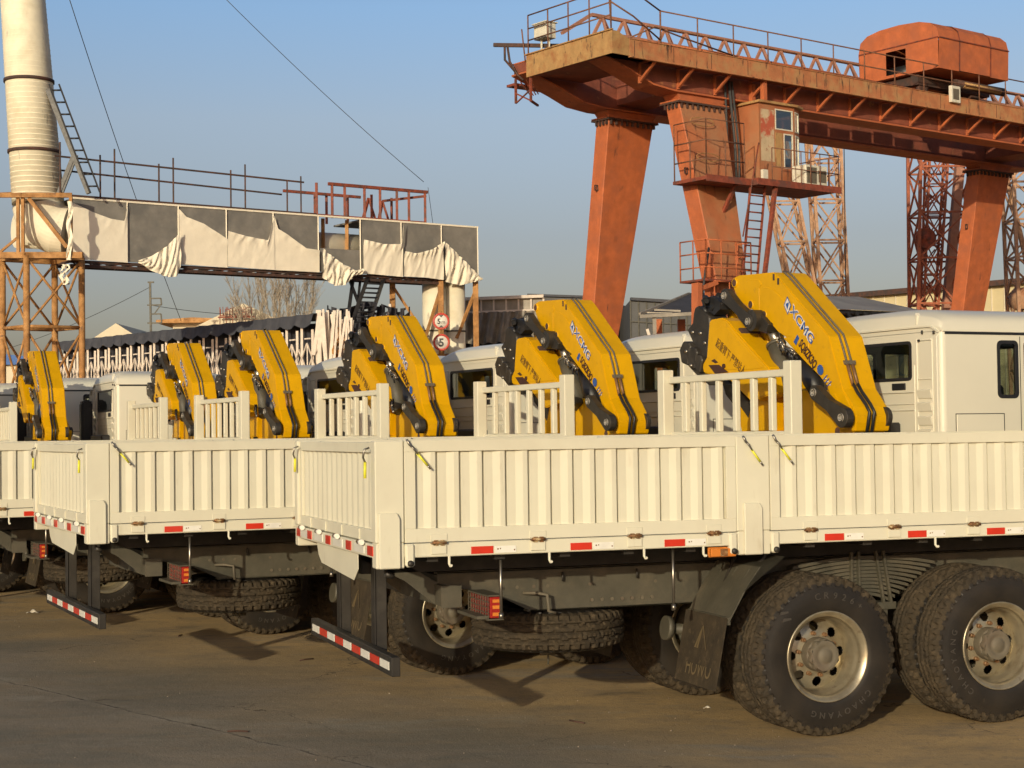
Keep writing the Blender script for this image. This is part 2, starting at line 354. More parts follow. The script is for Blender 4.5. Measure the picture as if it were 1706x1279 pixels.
# ------------------------------------------------------------------ wheels
TR = .5425
def tyre_mb(w=.295):
    """tyre on the y axis, outer face at y=0, tread blocks and zigzag grooves as real relief"""
    s = MB(); NT = 264
    side = [(.022, .292), (.008, .31), (.003, .335), (.0, .39), (.004, .44), (.012, .462), (.012, .467), (.020, .485), (.020, .491), (.030, .510)]
    nt = 20
    prof = list(side) + [(.034 + (w - .068) * i / nt, None) for i in range(nt + 1)] + [(w - a, r) for a, r in reversed(side)]
    def fn(a, b):
        i = round(b * (len(prof) - 1)); y, r = prof[i]; th = a * 2 * PI
        if r is None:
            t = (y - .034) / (w - .068); crown = TR - .012 * (2 * t - 1) ** 4 - .004 * (2 * t - 1) ** 2
            zz = .022 * (abs(((th * 24 / (2 * PI)) % 1) * 2 - 1) * 2 - 1)
            d = 0
            for g in (.27, .5, .73):
                if abs(t - g - zz) < .034: d = .017
            if t < .13 or t > .87:
                if (th * 44 / (2 * PI)) % 1 < .34: d = .024
            elif (th * 88 / (2 * PI) + 2 * t) % 1 < .14: d = max(d, .007)
            r = crown - d
        elif r > .48 and ((th * 44 / (2 * PI)) % 1 < .36): r -= .016
        return (r * math.cos(th), y, r * math.sin(th))
    s.grid(fn, NT, len(prof) - 1, smooth=False)
    n = len(prof) - 1
    s.m = [1 if 8 <= (i % n) < n - 8 else 0 for i in range(len(s.f))]
    return s
def set_smooth(o, ang=35):
    me = o.data
    me.polygons.foreach_set('use_smooth', [True] * len(me.polygons))
    me.set_sharp_from_angle(angle=math.radians(ang))
def arc_text(mb, s, r, a_mid, size, gap, y=-.0015, mi=0, extr=.0025):
    n = len(s)
    for i, ch in enumerate(s):
        if ch == ' ': continue
        a = a_mid + ((n - 1) / 2 - i) * gap
        vs, fs = text_verts(ch, size, extr); cx = (max(v.x for v in vs) + min(v.x for v in vs)) / 2
        rd = Vector((math.cos(a), 0, math.sin(a))); tg = Vector((math.sin(a), 0, -math.cos(a)))
        o = rd * r + Vector((0, y, 0))
        mb.add([o + tg * (v.x - cx) + rd * v.y + Vector((0, -1, 0)) * v.z for v in vs], fs, mi)
def rim_mb():
    s = MB()
    s.lathe([(.03, .300), (.012, .306), (.004, .305), (.003, .297), (.012, .290), (.020, .270), (.05, .262), (.075, .262), (.082, .252), (.12, .250), (.13, .243), (.205, .238)], 72)
    hr, hc, nh = .034, .188, 8
    def fn(a, b):
        r = .085 + (.238 - .085) * b; th = a * 2 * PI
        return (r * math.cos(th), .165 + .04 * b ** 2, r * math.sin(th))
    def skip(a, b):
        r = .085 + (.238 - .085) * b; th = a * 2 * PI
        for k in range(nh):
            t = (k + .5) * 2 * PI / nh
            if (r * math.cos(th) - hc * math.cos(t)) ** 2 + (r * math.sin(th) - hc * math.sin(t)) ** 2 < hr ** 2: return True
    s.grid(fn, 192, 22, skip=skip)
    return s
def hub_mb():
    s = MB()
    s.lathe([(.19, .115), (.10, .115), (.09, .112), (.085, .10)], 40)
    def rr(th): return .108 + .006 * math.cos(10 * th)
    s.grid(lambda a, b: ((rr(a * 2 * PI) * [1, 1, .93][round(b * 2)]) * math.cos(a * 2 * PI), [.09, .052, .042][round(b * 2)], (rr(a * 2 * PI) * [1, 1, .93][round(b * 2)]) * math.sin(a * 2 * PI)), 60, 2)
    s.lathe([(.042, .101), (.036, .07), (.040, .066), (.036, .045), (.030, .04), (.030, .0)], 40)
    return s
def bolts_mb():
    s = MB()
    for k in range(10):
        t = k * 2 * PI / 10 + .2; x, z = .142 * math.cos(t), .142 * math.sin(t)
        s.lathe([(.175, .016), (.15, .016), (.148, .012), (.135, .010), (.135, 0)], 6, (x, 0, z), smooth=False)
    return s
TYRE = tyre_mb().build('tyre', ['rubber', 'dusty']); set_smooth(TYRE, 28)
RIM = rim_mb().build('wheel', 'rim'); hb_ = hub_mb(); nb_ = bolts_mb(); hb_.add(nb_.v, nb_.f, 1); HUB = hb_.build('hub', ['hub', 'bolt'])
tx = MB(); arc_text(tx, 'CHAOYANG', .372, -.95, .058, .165); arc_text(tx, 'CR926+', .388, PI / 2 + .12, .062, .165)
for dx in (0, .035): tx.hexa([(-.40 - dx, -.001, .14 + dx), (-.35 - dx, -.001, .16 + dx), (-.345 - dx, -.001, .15 + dx), (-.40 - dx, -.001, .115 + dx)], [(-.40 - dx, .004, .14 + dx), (-.35 - dx, .004, .16 + dx), (-.345 - dx, .004, .15 + dx), (-.40 - dx, .004, .115 + dx)])
TXT = tx.build('sidewall_lettering', 'rubtext')
proto_parts = [TYRE, RIM, HUB, TXT]
def wheel(parent, x, y, flip=False, hub=True, txt=True, spin=0, name='wheel'):
    w = RIM.copy(); w.name = name; C.objects.link(w); w.parent = parent; w.location = (x, y, TR)
    w.rotation_euler = (0, 0, PI if flip else 0)
    if spin: w.rotation_euler = (Matrix.Rotation(PI if flip else 0, 3, 'Z') @ Matrix.Rotation(spin, 3, 'Y')).to_euler()
    for p, ok in ((TYRE, 1), (HUB, hub), (TXT, txt)):
        if ok: q = p.copy(); C.objects.link(q); q.parent = w
    return w

# ------------------------------------------------------------------ the truck
# local frame: x forward from the tail, y from the near side to the far side, z up
W = 2.50; ZT = 2.027; ZS = 1.306; BL = 6.69
def hinge_mb(w=.09):
    s = MB(); s.tube([(-w / 2, -.014, 0), (w / 2, -.014, 0)], .010, 8); s.box(-.032, -.006, -.012, .0, -.018, .016); s.box(.008, .034, -.012, .0, -.018, .016)
    s.tube([(-w / 2 - .012, -.014, .002), (-w / 2 - .012, -.03, -.004), (-w / 2 + .01, -.022, -.008)], .004, 5); return s
def corrugated(s, x0, x1, z0, z1, period, yb, yf):
    n = max(1, round((x1 - x0) / period)); p = (x1 - x0) / n; pts = []
    for i in range(n):
        b = x0 + i * p; k_ = p / .15; pts += [(b, yb), (b + .055 * k_, yb - .001), (b + .10 * k_, yf), (b + .131 * k_, yf), (b + .134 * k_, yb + .014), (b + .1465 * k_, yb + .014), (b + .149 * k_, yb)]
    pts.append((x1, yb))
    k = []
    for a, b in zip(pts, pts[1:]): s.add([(a[0], a[1], z0), (b[0], b[1], z0), (b[0], b[1], z1), (a[0], a[1], z1)], [(0, 1, 2, 3)])
    s.box(x0, x1, yb + .016, yb + .02, z0, z1)
def gate(parent, x0, x1, hinges, inner=False):
    """drop side built in the plane y=0, outer face towards -y"""
    s = MB(); z0, z1 = 1.398, ZT; ft, fb, fs = .07, .085, .07
    s.box(x0, x1, .0, .05, z1 - ft, z1); s.box(x0, x1, .0, .05, z0, z0 + fb)
    s.box(x0, x0 + fs, .0, .05, z0 + fb, z1 - ft); s.box(x1 - fs, x1, .0, .05, z0 + fb, z1 - ft)
    corrugated(s, x0 + fs, x1 - fs, z0 + fb, z1 - ft, .148, .028, .013)
    g = s.build('side_gate', 'white', parent, bevel=.004)
    for hx in hinges:
        hinge_mb().build('hinge', 'hinge', g, xf=Matrix.Translation((hx, -.002, z0 - .004)))
        q = MB(); q.box(hx - .055, hx + .055, -.005, 0, z0 + .006, z0 + .05); q.box(hx - .05, hx + .05, -.006, 0, z0 - .075, z0 - .018); q.build('hinge_plate', 'white', g, bevel=.003)
    return g
def latch(parent, p, d, L=.17):
    """over-centre latch: bare lever with a yellow sleeve"""
    p = Vector(p); d = Vector(d).normalized(); n = Vector((0, -1, 0)) if abs(d.x) > .1 or d.y == 0 else Vector((-1, 0, 0))
    s = MB(); s.tube([p + n * .01, p + n * .03 + d * .03, p + n * .022 + d * .08], .006, 6)
    s.tube([p + n * .02 - d * .03 + Vector((0, 0, .012)), p + n * .02, p + n * .02 + d * .05 + Vector((0, 0, .01))], .008, 6)
    s.tube([p + n * .02 + d * .07, p + n * .02 + d * (L - .0)], .008, 6, mi=1)
    s.tube([p + n * .02 + d * L, p + n * .02 + d * (L + .03)], .007, 6)
    return s.build('latch_handle', ['steel', 'sleeve'], parent)

def make_truck():
    t = empty('crane_truck')
    # posts
    for (x0, x1, hi) in ((.0, .182, 1), (2.442, 2.685, 1)):
        for far in (0, 1):
            s = MB(); y0, y1 = (0, .11) if not far else (W - .11, W)
            s.box(x0, x1, y0, y1, 1.40, ZT); o = s
            pr = -.022 if not far else W
            pa, pb = (x0 + .018, x1 - .03) if x0 < 1 else (x0 + .045, x1 - .065)
            s.prism([(pa, 1.244), (pb, 1.244), (pb, 1.55), (pb - .02, 1.585), (pa, 1.585)], pr, pr + .024, 'y')
            s.box(x0 + .004, x1, y0 + .002, y1 - .002, 1.244, 1.399)
            post = s.build('corner_post' if x0 < 1 else 'middle_post', 'white', t, bevel=.006)
            k = MB(); ys, ye = (-.012, .04) if not far else (W - .04, W + .012)
            lugs = [(x1 + .004, x1 + .064)] + ([(x0 - .06, x0 - .002)] if x0 > 1 else [])
            for a, b in lugs: k.box(a, b, ys, ye, 1.25, 1.392)
            k.build('hinge_lug', 'white', post, bevel=.012)
            k = MB()
            for a, b in lugs: k.lathe([(-.03, 0), (-.03, .018), (-.012, .02)], 14, ((a + b) / 2, 0 if not far else W + .04, 1.272))
            k.build('bolt', 'black', post)
    # front posts belong to the headboard; sills
    for far in (0, 1):
        y0, y1 = (.004, .09) if not far else (W - .09, W - .004)
        s = MB(); s.box(.184, BL - .02, y0, y1, ZS, 1.392)
        sill = s.build('side_sill', 'white', t, bevel=.005)
        yy = y0 - .003 if not far else y1 + .003
        for i, xr in enumerate([.68, 1.34, 1.99, 3.16, 3.80, 4.43, 5.08, 5.68, 6.28]):
            a, b = sorted((yy, yy + (.004 if not far else -.004)))
            q = MB(); q.box(xr - .07, xr + .075, a, b, 1.316, 1.362); q.build('red_reflector', 'red', sill)
            q = MB(); q.box(xr + .085, xr + .225, a, b, 1.318, 1.360); q.build('white_reflector', 'refwhite', sill)
            if not far:
                q = MB()
                for dx, dz, w_ in ((.100, .02, .01), (.118, .022, .006), (.21, .012, .008)): q.box(xr + dx, xr + dx + w_, a - .0015, a, 1.318 + dz, 1.318 + dz + .008)
                q.build('code_mark', 'hinge', sill)
        for xr in (.47, 1.13, 1.78, 2.20, 3.95, 4.7, 5.5, 6.2):
            yk = .012 if not far else W - .012
            q = MB(); q.tube([(xr, yk, ZS + .01), (xr, yk, ZS - .045), (xr + .004, yk - .012, ZS - .06), (xr + .004, yk - .03, ZS - .055)], .009, 6); q.build('rope_hook', 'white', sill)
    q = MB(); q.box(2.25, 2.43, -.004, .03, 1.238, 1.292); q.box(2.245, 2.435, .03, .05, 1.232, 1.298)
    sl = q.build('side_lamp', 'amber', t, bevel=.004)
    q = MB(); q.box(2.315, 2.365, -.008, -.004, 1.242, 1.288); q.build('lens_bar', 'hinge', sl)
    # gates
    hx1 = [.40, 1.05, 1.71, 2.27]; hx2 = [2.98, 3.62, 4.25, 4.9, 5.5, 6.1]
    g1 = gate(t, .186, 2.438, hx1); g2 = gate(t, 2.689, BL - .14, hx2)
    latch(g1, (.215, -.004, 2.0), (.48, 0, -.55)); latch(g2, (2.72, -.004, 1.995), (.48, 0, -.6)); latch(g1, (2.50, -.004, 1.99), (.48, 0, -.62))
    for src, nm in ((g1, 0), (g2, 0)):
        q = src.copy(); C.objects.link(q); q.parent = t; q.scale = (1, -1, 1); q.location = (0, W, 0)
    # tail gate, plane x=0
    s = MB(); z0 = 1.398
    rot = Matrix(((0, 1, 0, 0), (1, 0, 0, 0), (0, 0, 1, 0), (0, 0, 0, 1)))     # swaps x and y
    g = MB(); ya, yb = .115, W - .115; zt = ZT - .008
    g.box(ya, yb, .02, .07, zt - .065, zt); g.box(ya, yb, .02, .07, z0, z0 + .075); g.box(ya, ya + .06, .02, .07, z0 + .075, zt - .065); g.box(yb - .06, yb, .02, .07, z0 + .075, zt - .065)
    corrugated(g, ya + .06, yb - .06, z0 + .075, zt - .065, .152, .052, .038)
    for yy in (.5, 1.0, 1.5, 2.0): g.box(yy - .012, yy + .012, .012, .02, z0, z0 + .07)
    tg = g.build('tail_gate', 'white', t, bevel=.004, xf=rot)
    for yy in (.34, 1.03, 1.6, 2.18):
        q = MB(); q.tube([(-.016, yy - .05, z0 - .006), (-.016, yy + .05, z0 - .006)], .016, 8); q.build('hinge', ['hinge'], tg)
        q = MB(); q.tube([(-.018, yy - .052, z0 - .006), (-.018, yy - .005, z0 - .006)], .018, 8); q.build('hinge_cap', 'refwhite', tg)
    for yy in (.14, 2.34):
        q = MB(); p = Vector((0, yy, 1.985)); q.tube([p, p + Vector((-.03, 0, -.01)), p + Vector((-.04, 0, -.06)), p + Vector((-.02, .03, -.09))], .007, 6)
        q.tube([p + Vector((-.02, .03, -.09)), p + Vector((-.022, .03, -.19))], .010, 6, mi=1); q.build('latch_handle', ['steel', 'sleeve'], tg)
    q = MB(); q.box(.004, .09, .112, W - .112, ZS, 1.390); ts = q.build('tail_sill', 'white', t, bevel=.004)
    for yy in (.15, .74, 1.36, 1.98, 2.36):
        q = MB(); q.box(-.001, .004, yy - .07, yy + .07, 1.318, 1.378); q.build('red_reflector', 'red', ts)
    for yy in (.44, 1.05, 1.67, 2.17):
        q = MB(); q.box(-.001, .004, yy - .13, yy + .13, 1.322, 1.374); q.build('white_reflector', 'refwhite', ts)
    q = MB(); q.prism([(.60, 1.30), (1.86, 1.30), (1.80, 1.215), (1.70, 1.165), (.72, 1.12), (.60, 1.2)], .03, .036, 'x')
    q.build('plate_holder', 'white', t, bevel=.002)
    # bed floor
    q = MB(); q.box(.09, BL, .09, W - .09, 1.36, 1.395)
    for i in range(15): q.box(.35 + i * .44, .42 + i * .44, .09, W - .09, 1.27, 1.36)
    for yy in (.80, 1.62): q.box(.1, BL, yy, yy + .08, 1.15, 1.27)
    q.build('bed_floor', 'black', t)
    # headboard
    s = MB(); x = BL
    s.box(x - .13, x, 0, .13, 1.40, 2.716); s.box(x - .13, x, W - .13, W, 1.40, 2.716)
    s.box(x - .13, x, .0, .13, 1.25, 1.399); s.box(x - .13, x, W - .13, W, 1.25, 1.399)
    s.box(x - .07, x, .131, W - .131, 2.57, 2.64)
    n = 6
    for i in range(n): yy = .13 + (W - .26) * (i + 1) / (n + 1); s.box(x - .065, x - .005, yy - .033, yy + .033, 2.05, 2.569)
    s.box(x - .05, x, .131, W - .131, 1.40, 2.049)
    s.build('headboard', 'white', t, bevel=.008)
    # chassis
    for yy in (.80, 1.62):
        q = MB(); q.prism([(1.28, .852), (9.9, .852), (9.9, 1.14), (.62, 1.14), (.62, 1.06), (1.02, .98)], yy, yy + .012, 'y'); q.prism([(1.25, .852), (9.9, .852), (9.9, .862), (1.25, .862)], yy, yy + .08, 'y'); q.prism([(.62, 1.13), (9.9, 1.13), (9.9, 1.142), (.62, 1.142)], yy, yy + .08, 'y')
        ch = q.build('chassis_rail', 'chassis', t)
        q = MB()
        for i in range(7): q.tube([(1.72 + i * .075, yy - .012, .912), (1.72 + i * .075, yy, .912)], .013, 8)
        for xx in (1.18, 1.30, 1.40, 1.71, 2.2): q.tube([(xx, yy - .004, 1.02), (xx, yy, 1.02)], .012, 8)
        q.build('bolt', 'hub', ch)
        q = MB(); 
        for xx in (1.5, 2.05): q.tube([(xx, yy - .02, 1.11), (xx, yy - .03, 1.09), (xx, yy - .03, 1.05)], .008, 6)
        q.build('hose_clip', 'black', ch)
    q = MB(); q.box(.62, .68, .81, 1.69, .95, 1.12); q.box(2.62, 2.7, .81, 1.69, .9, 1.1); q.box(3.7, 3.85, .81, 1.69, .9, 1.12); q.box(5.6, 5.7, .81, 1.69, .9, 1.1); q.build('crossmember', 'chassis', t)
    # tail lamp carrier
    q = MB(); q.box(.60, .64, .66, 2.1, .93, 1.065); q.box(.60, .74, .645, .66, .92, 1.065); q.box(.60, .74, 1.84, 1.855, .92, 1.065)
    q.prism([(.60, .93), (.40, 1.09), (.06, 1.27), (.06, 1.30), (.24, 1.30), (.66, 1.05), (.66, .93)], .80, .806, 'y'); q.prism([(.60, .93), (.40, 1.09), (.06, 1.27), (.06, 1.30), (.24, 1.30), (.66, 1.05), (.66, .93)], 1.69, 1.696, 'y')
    lb = q.build('lamp_bracket', 'chassis', t)
    for (y0, y1) in ((.22, .64), (1.86, 2.28)):
        q = MB(); q.box(.80, .875, y0, y1, .885, 1.02); lm = q.build('tail_lamp', 'ledred', t, bevel=.006)
        q = MB()
        q.box(.815, .86, y0 - .006, y0, .985, 1.005); q.box(.815, .86, y0 - .006, y0, .945, .967); q.box(.815, .86, y0 - .006, y0, .9, .922); q.build('lamp_lens', 'amber', lm)
        q = MB()
        for i in range(9): yy = y0 + (y1 - y0) * i / 8; q.bar((.785, yy, .875), (.785, yy, 1.03), .005)
        for i in range(5): zz = .885 + .035 * i; q.bar((.785, y0, zz), (.785, y1, zz), .005)
        q.box(.78, .89, y0, y1, 1.024, 1.032); q.box(.78, .89, y0, y1, .872, .88)
        q.build('lamp_guard', 'chassis', lm)
        q = MB(); q.box(.72, .80, (y0 + y1) / 2 - .18, (y0 + y1) / 2 + .25, .88, .90); q.build('lamp_shelf', 'chassis', lm)
    # underrun bar
    q = MB(); q.box(.10, .155, .03, 2.42, .58, .70); ub = q.build('underrun_bar', 'black', t, bevel=.004)
    for i in range(9):
        a = .09 + i * .255; q = MB(); q.box(.096, .10, a, a + .225 if i % 2 == 0 else a + .225, .615, .665)
        q.build('white_strip' if i % 2 == 0 else 'red_strip', 'refwhite' if i % 2 == 0 else 'red', ub)
    for yy in (.68, 1.70):
        q = MB(); q.box(.157, .24, yy, yy + .08, .60, 1.30); q.box(.157, .163, yy - .012, yy + .092, .60, 1.30); q.build('underrun_post', 'black', t, bevel=.003)
    q = MB(); q.tube([(.11, .20, 1.20), (.11, .20, 1.30)], .012, 6); q.tube([(.11, .2, 1.20), (.16, .2, 1.18)], .02, 8); q.build('rubber_stop', 'black', t)
    # hanging stays
    for xx in (.84, 2.03):
        q = MB(); q.tube([(xx, .12, 1.30), (xx, .12, .90)], .010, 6); q.tube([(xx, .12, .93), (xx, .12, .89)], .016, 6); q.build('stay_rod', 'steel', t)
    # spare wheel lying under the frame, with its crank
    sp = empty('spare_wheel_tmp'); bpy.data.objects.remove(sp)
    w = RIM.copy(); w.name = 'spare_wheel'; C.objects.link(w); w.parent = t; w.location = (1.56, 1.25, .555); w.rotation_euler = (PI / 2, 0, 0)
    q = TYRE.copy(); C.objects.link(q); q.parent = w
    q = MB(); q.tube([(1.22, .79, .98), (1.30, .74, .98), (1.36, .70, .97), (1.37, .70, .86), (1.42, .70, .845)], .012, 8); q.build('spare_winch_crank', 'hub', t)
    q = MB(); q.box(1.46, 1.66, .81, 1.69, .88, .93); q.tube([(1.56, 1.25, .9), (1.56, 1.25, .5)], .02, 8); q.tube([(1.5, 1.25, .5), (1.62, 1.25, .5)], .015, 8); q.tube([(1.56, 1.25, .5), (1.56, 1.25, .42)], .008, 6); q.build('spare_carrier', 'chassis', t)
    # rear wheels, twin on both sides
    for i, xx in enumerate((3.10, 4.455)):
        sp = (.35, 1.9)[i]
        wheel(t, xx, .0, False, True, True, sp); wheel(t, xx, .625, True, False, False)
        wheel(t, xx, W, True, True, True, sp); wheel(t, xx, W - .625, False, False, False)
        q = MB(); q.tube([(xx, .3, TR), (xx, W - .3, TR)], .075, 14); q.lathe([(.95, .08), (1.02, .17), (1.15, .23), (1.35, .23), (1.48, .17), (1.55, .08)], 20, (xx, 0, TR))
        q.lathe([(.32, .20), (.52, .20), (.52, 0)], 24, (xx, 0, TR)); q.lathe([(W - .32, .20), (W - .52, .20), (W - .52, 0)], 24, (xx, 0, TR))
        q.build('axle', 'chassis', t)
    for xx in (9.35,):
        wheel(t, xx, .04, False, True, True, .5); wheel(t, xx, W - .04, True, True, True, .9)
        q = MB(); q.tube([(xx, .3, TR - .05), (xx, W - .3, TR - .05)], .06, 10); q.build('axle', 'chassis', t)
    # leaf springs
    for yy in (.66, 1.76):
        q = MB()
        for k in range(11):
            L = 1.16 - k * .075; zc = 1.135 - k * .026
            pts = [(3.78 + L / 2 * u, zc - (.0 if k > 20 else .055) * u * u) for u in [i / 8 for i in range(-8, 9)]]
            q.prism([(a, b + .011) for a, b in pts] + [(a, b - .011) for a, b in reversed(pts)], yy, yy + .09, 'y')
        sp = q.build('leaf_spring', 'chassis', t)
        q = MB()
        for xx in (3.66, 3.72, 3.86, 3.92): q.bar((xx, yy - .014, 1.18), (xx + (.06 if xx > 3.8 else .0), yy - .014, .80), .024, .018)
        q.box(3.62, 4.02, yy - .02, yy + .11, .76, .81); q.box(3.68, 3.96, yy, yy + .1, .5, .76); q.build('spring_clamp', 'chassis', sp)
    # brake chambers and torque rods
    for xx in (2.35, 2.6):
        q = MB(); q.tube([(xx - .02, .86, .68), (xx + .45, .8, .62)], .038, 12); q.tube([(xx - .06, .86, .685), (xx - .02, .86, .68)], .085, 16); q.build('torque_rod', 'chassis', t)
    # mudguard with flap, near and far
    for y0 in (.02, W - .66):
        q = MB(); y1 = y0 + .64
        prof = [(2.80, 1.22), (2.62, 1.16), (2.50, 1.0), (2.38, .80)]
        q.prism(prof + [(a - .012, b - .004) for a, b in reversed(prof)], y0, y1, 'y')
        for yy in (y0 + .12, y0 + .30, y0 + .5): q.bar((2.60, yy, 1.13), (2.40, yy, .82), .02, .03)
        q.bar((2.385, y0 + .01, .81), (2.385, y1 - .01, .81), .02, .05)
        mg = q.build('mudguard', 'chassis', t)
        q = MB(); q.hexa([(2.27, y0, .36), (2.27, y1, .36), (2.276, y1, .36), (2.276, y0, .36)], [(2.365, y0, .83), (2.365, y1, .83), (2.371, y1, .83), (2.371, y0, .83)])
        fl = q.build('mud_flap', 'dusty', mg)
        ey = Vector((.098, 0, .48)).normalized(); o = Vector((2.29, y1 - .14, .42)) + Vector((-.003, 0, 0))
        q = MB(); text_add(q, 'HOWO', o + Vector((-.004, 0, 0)), (0, -1, 0), ey, .16, .001, fit=.38)
        c0 = Vector((2.32, (y0 + y1) / 2, .60)) + Vector((-.005, 0, 0))
        for dx in (0, .035): q.hexa([c0 + Vector((0, .09 - dx, 0)), c0 + Vector((0, .065 - dx, 0)), c0 + Vector((.001, .065 - dx, 0)), c0 + Vector((.001, .09 - dx, 0))], [c0 + ey * .15 + Vector((0, .012, 0)), c0 + ey * .15 + Vector((0, -.0, 0)), c0 + ey * .15 + Vector((.001, 0, 0)), c0 + ey * .15 + Vector((.001, .012, 0))])
        q.bar(c0 + Vector((0, -.09, 0)), c0 + ey * .15, .002, .028)
        q.build('flap_lettering', 'flaptext', mg)
        q = MB(); q.bar((2.66, y0 + .4, 1.27), (2.5, y0 + .35, .98), .02); q.bar((2.76, y0 + .15, 1.27), (2.56, y0 + .12, 1.02), .02); q.build('mudguard_stay', 'black', mg)
    # tanks and boxes between the axles
    q = MB(); q.box(5.3, 6.5, .12, .75, .55, 1.1); q.box(5.3, 6.5, W - .75, W - .12, .55, 1.1); q.build('fuel_tank', 'chassis', t, bevel=.04, seg=2)
    return t

# ------------------------------------------------------------------ folding crane behind the bed (works in the plane across the truck)
TRK = {'A': (-0.844, 10.153, -18.74), 'B': (-3.309, 12.877, -25.13), 'C': (-5.315, 15.928, -25.76), 'D': (-7.569, 18.226, -26.19), 'E': (-9.773, 20.927, -26.31),
       'F': (-11.654, 24.209, -25.39), 'G': (-14.76, 26.302, -24.0), 'H': (-16.75, 29.0, -25.0), 'I': (-18.9, 31.7, -25.0)}
def bp(u, v, x, t='B'):
    """survey aid: the photo's pixel on the plane x = const of truck B, as (y, z)"""
    X, Y, ph = TRK[t]; ph = math.radians(ph); c, s = math.cos(ph), math.sin(ph)
    L = lambda p: Vector(((p[0] - X) * c - (p[1] - Y) * s, (p[0] - X) * s + (p[1] - Y) * c, p[2]))
    o = Vector((0, 0, CAM_H)); a = L(o); d = L(o + ray(u, v)) - a; q = a + d * ((x - a.x) / d.x); return (q.y, q.z)
za = lambda x, y: (1130 + x / 6.3955, 440 + y / 6.3955)
zb = lambda x, y: (1280 + x / 7.523, 560 + y / 7.523)
z7 = lambda x, y: (1100 + x / 3.9975, 420 + y / 3.9975)
def poly(pts, x, f=za): return [bp(*f(*p), x) for p in pts]
def inset(pl, d):
    """move a closed outline inwards by d"""
    n = len(pl); A = sum(pl[i][0] * pl[(i + 1) % n][1] - pl[(i + 1) % n][0] * pl[i][1] for i in range(n)); sg = 1 if A > 0 else -1; out = []
    for i in range(n):
        p0, p1, p2 = Vector(pl[i - 1]), Vector(pl[i]), Vector(pl[(i + 1) % n])
        a = (p1 - p0).normalized(); b = (p2 - p1).normalized(); na = Vector((-a.y, a.x)) * sg; nb = Vector((-b.y, b.x)) * sg
        m = na + nb; m = m / max(.3, m.length_squared) * 2 if m.length > 1e-6 else na
        out.append(tuple(p1 + m * d))
    return out
def pin(s, x, y, z, r=.042, mi=1, d=-1):
    s.lathe([(.0, r), (d * .014, r), (d * .016, r * .9), (d * .014, r * .55), (d * .004, r * .5), (d * .004, 0)], 16, (x, y, z), mi, 'x')
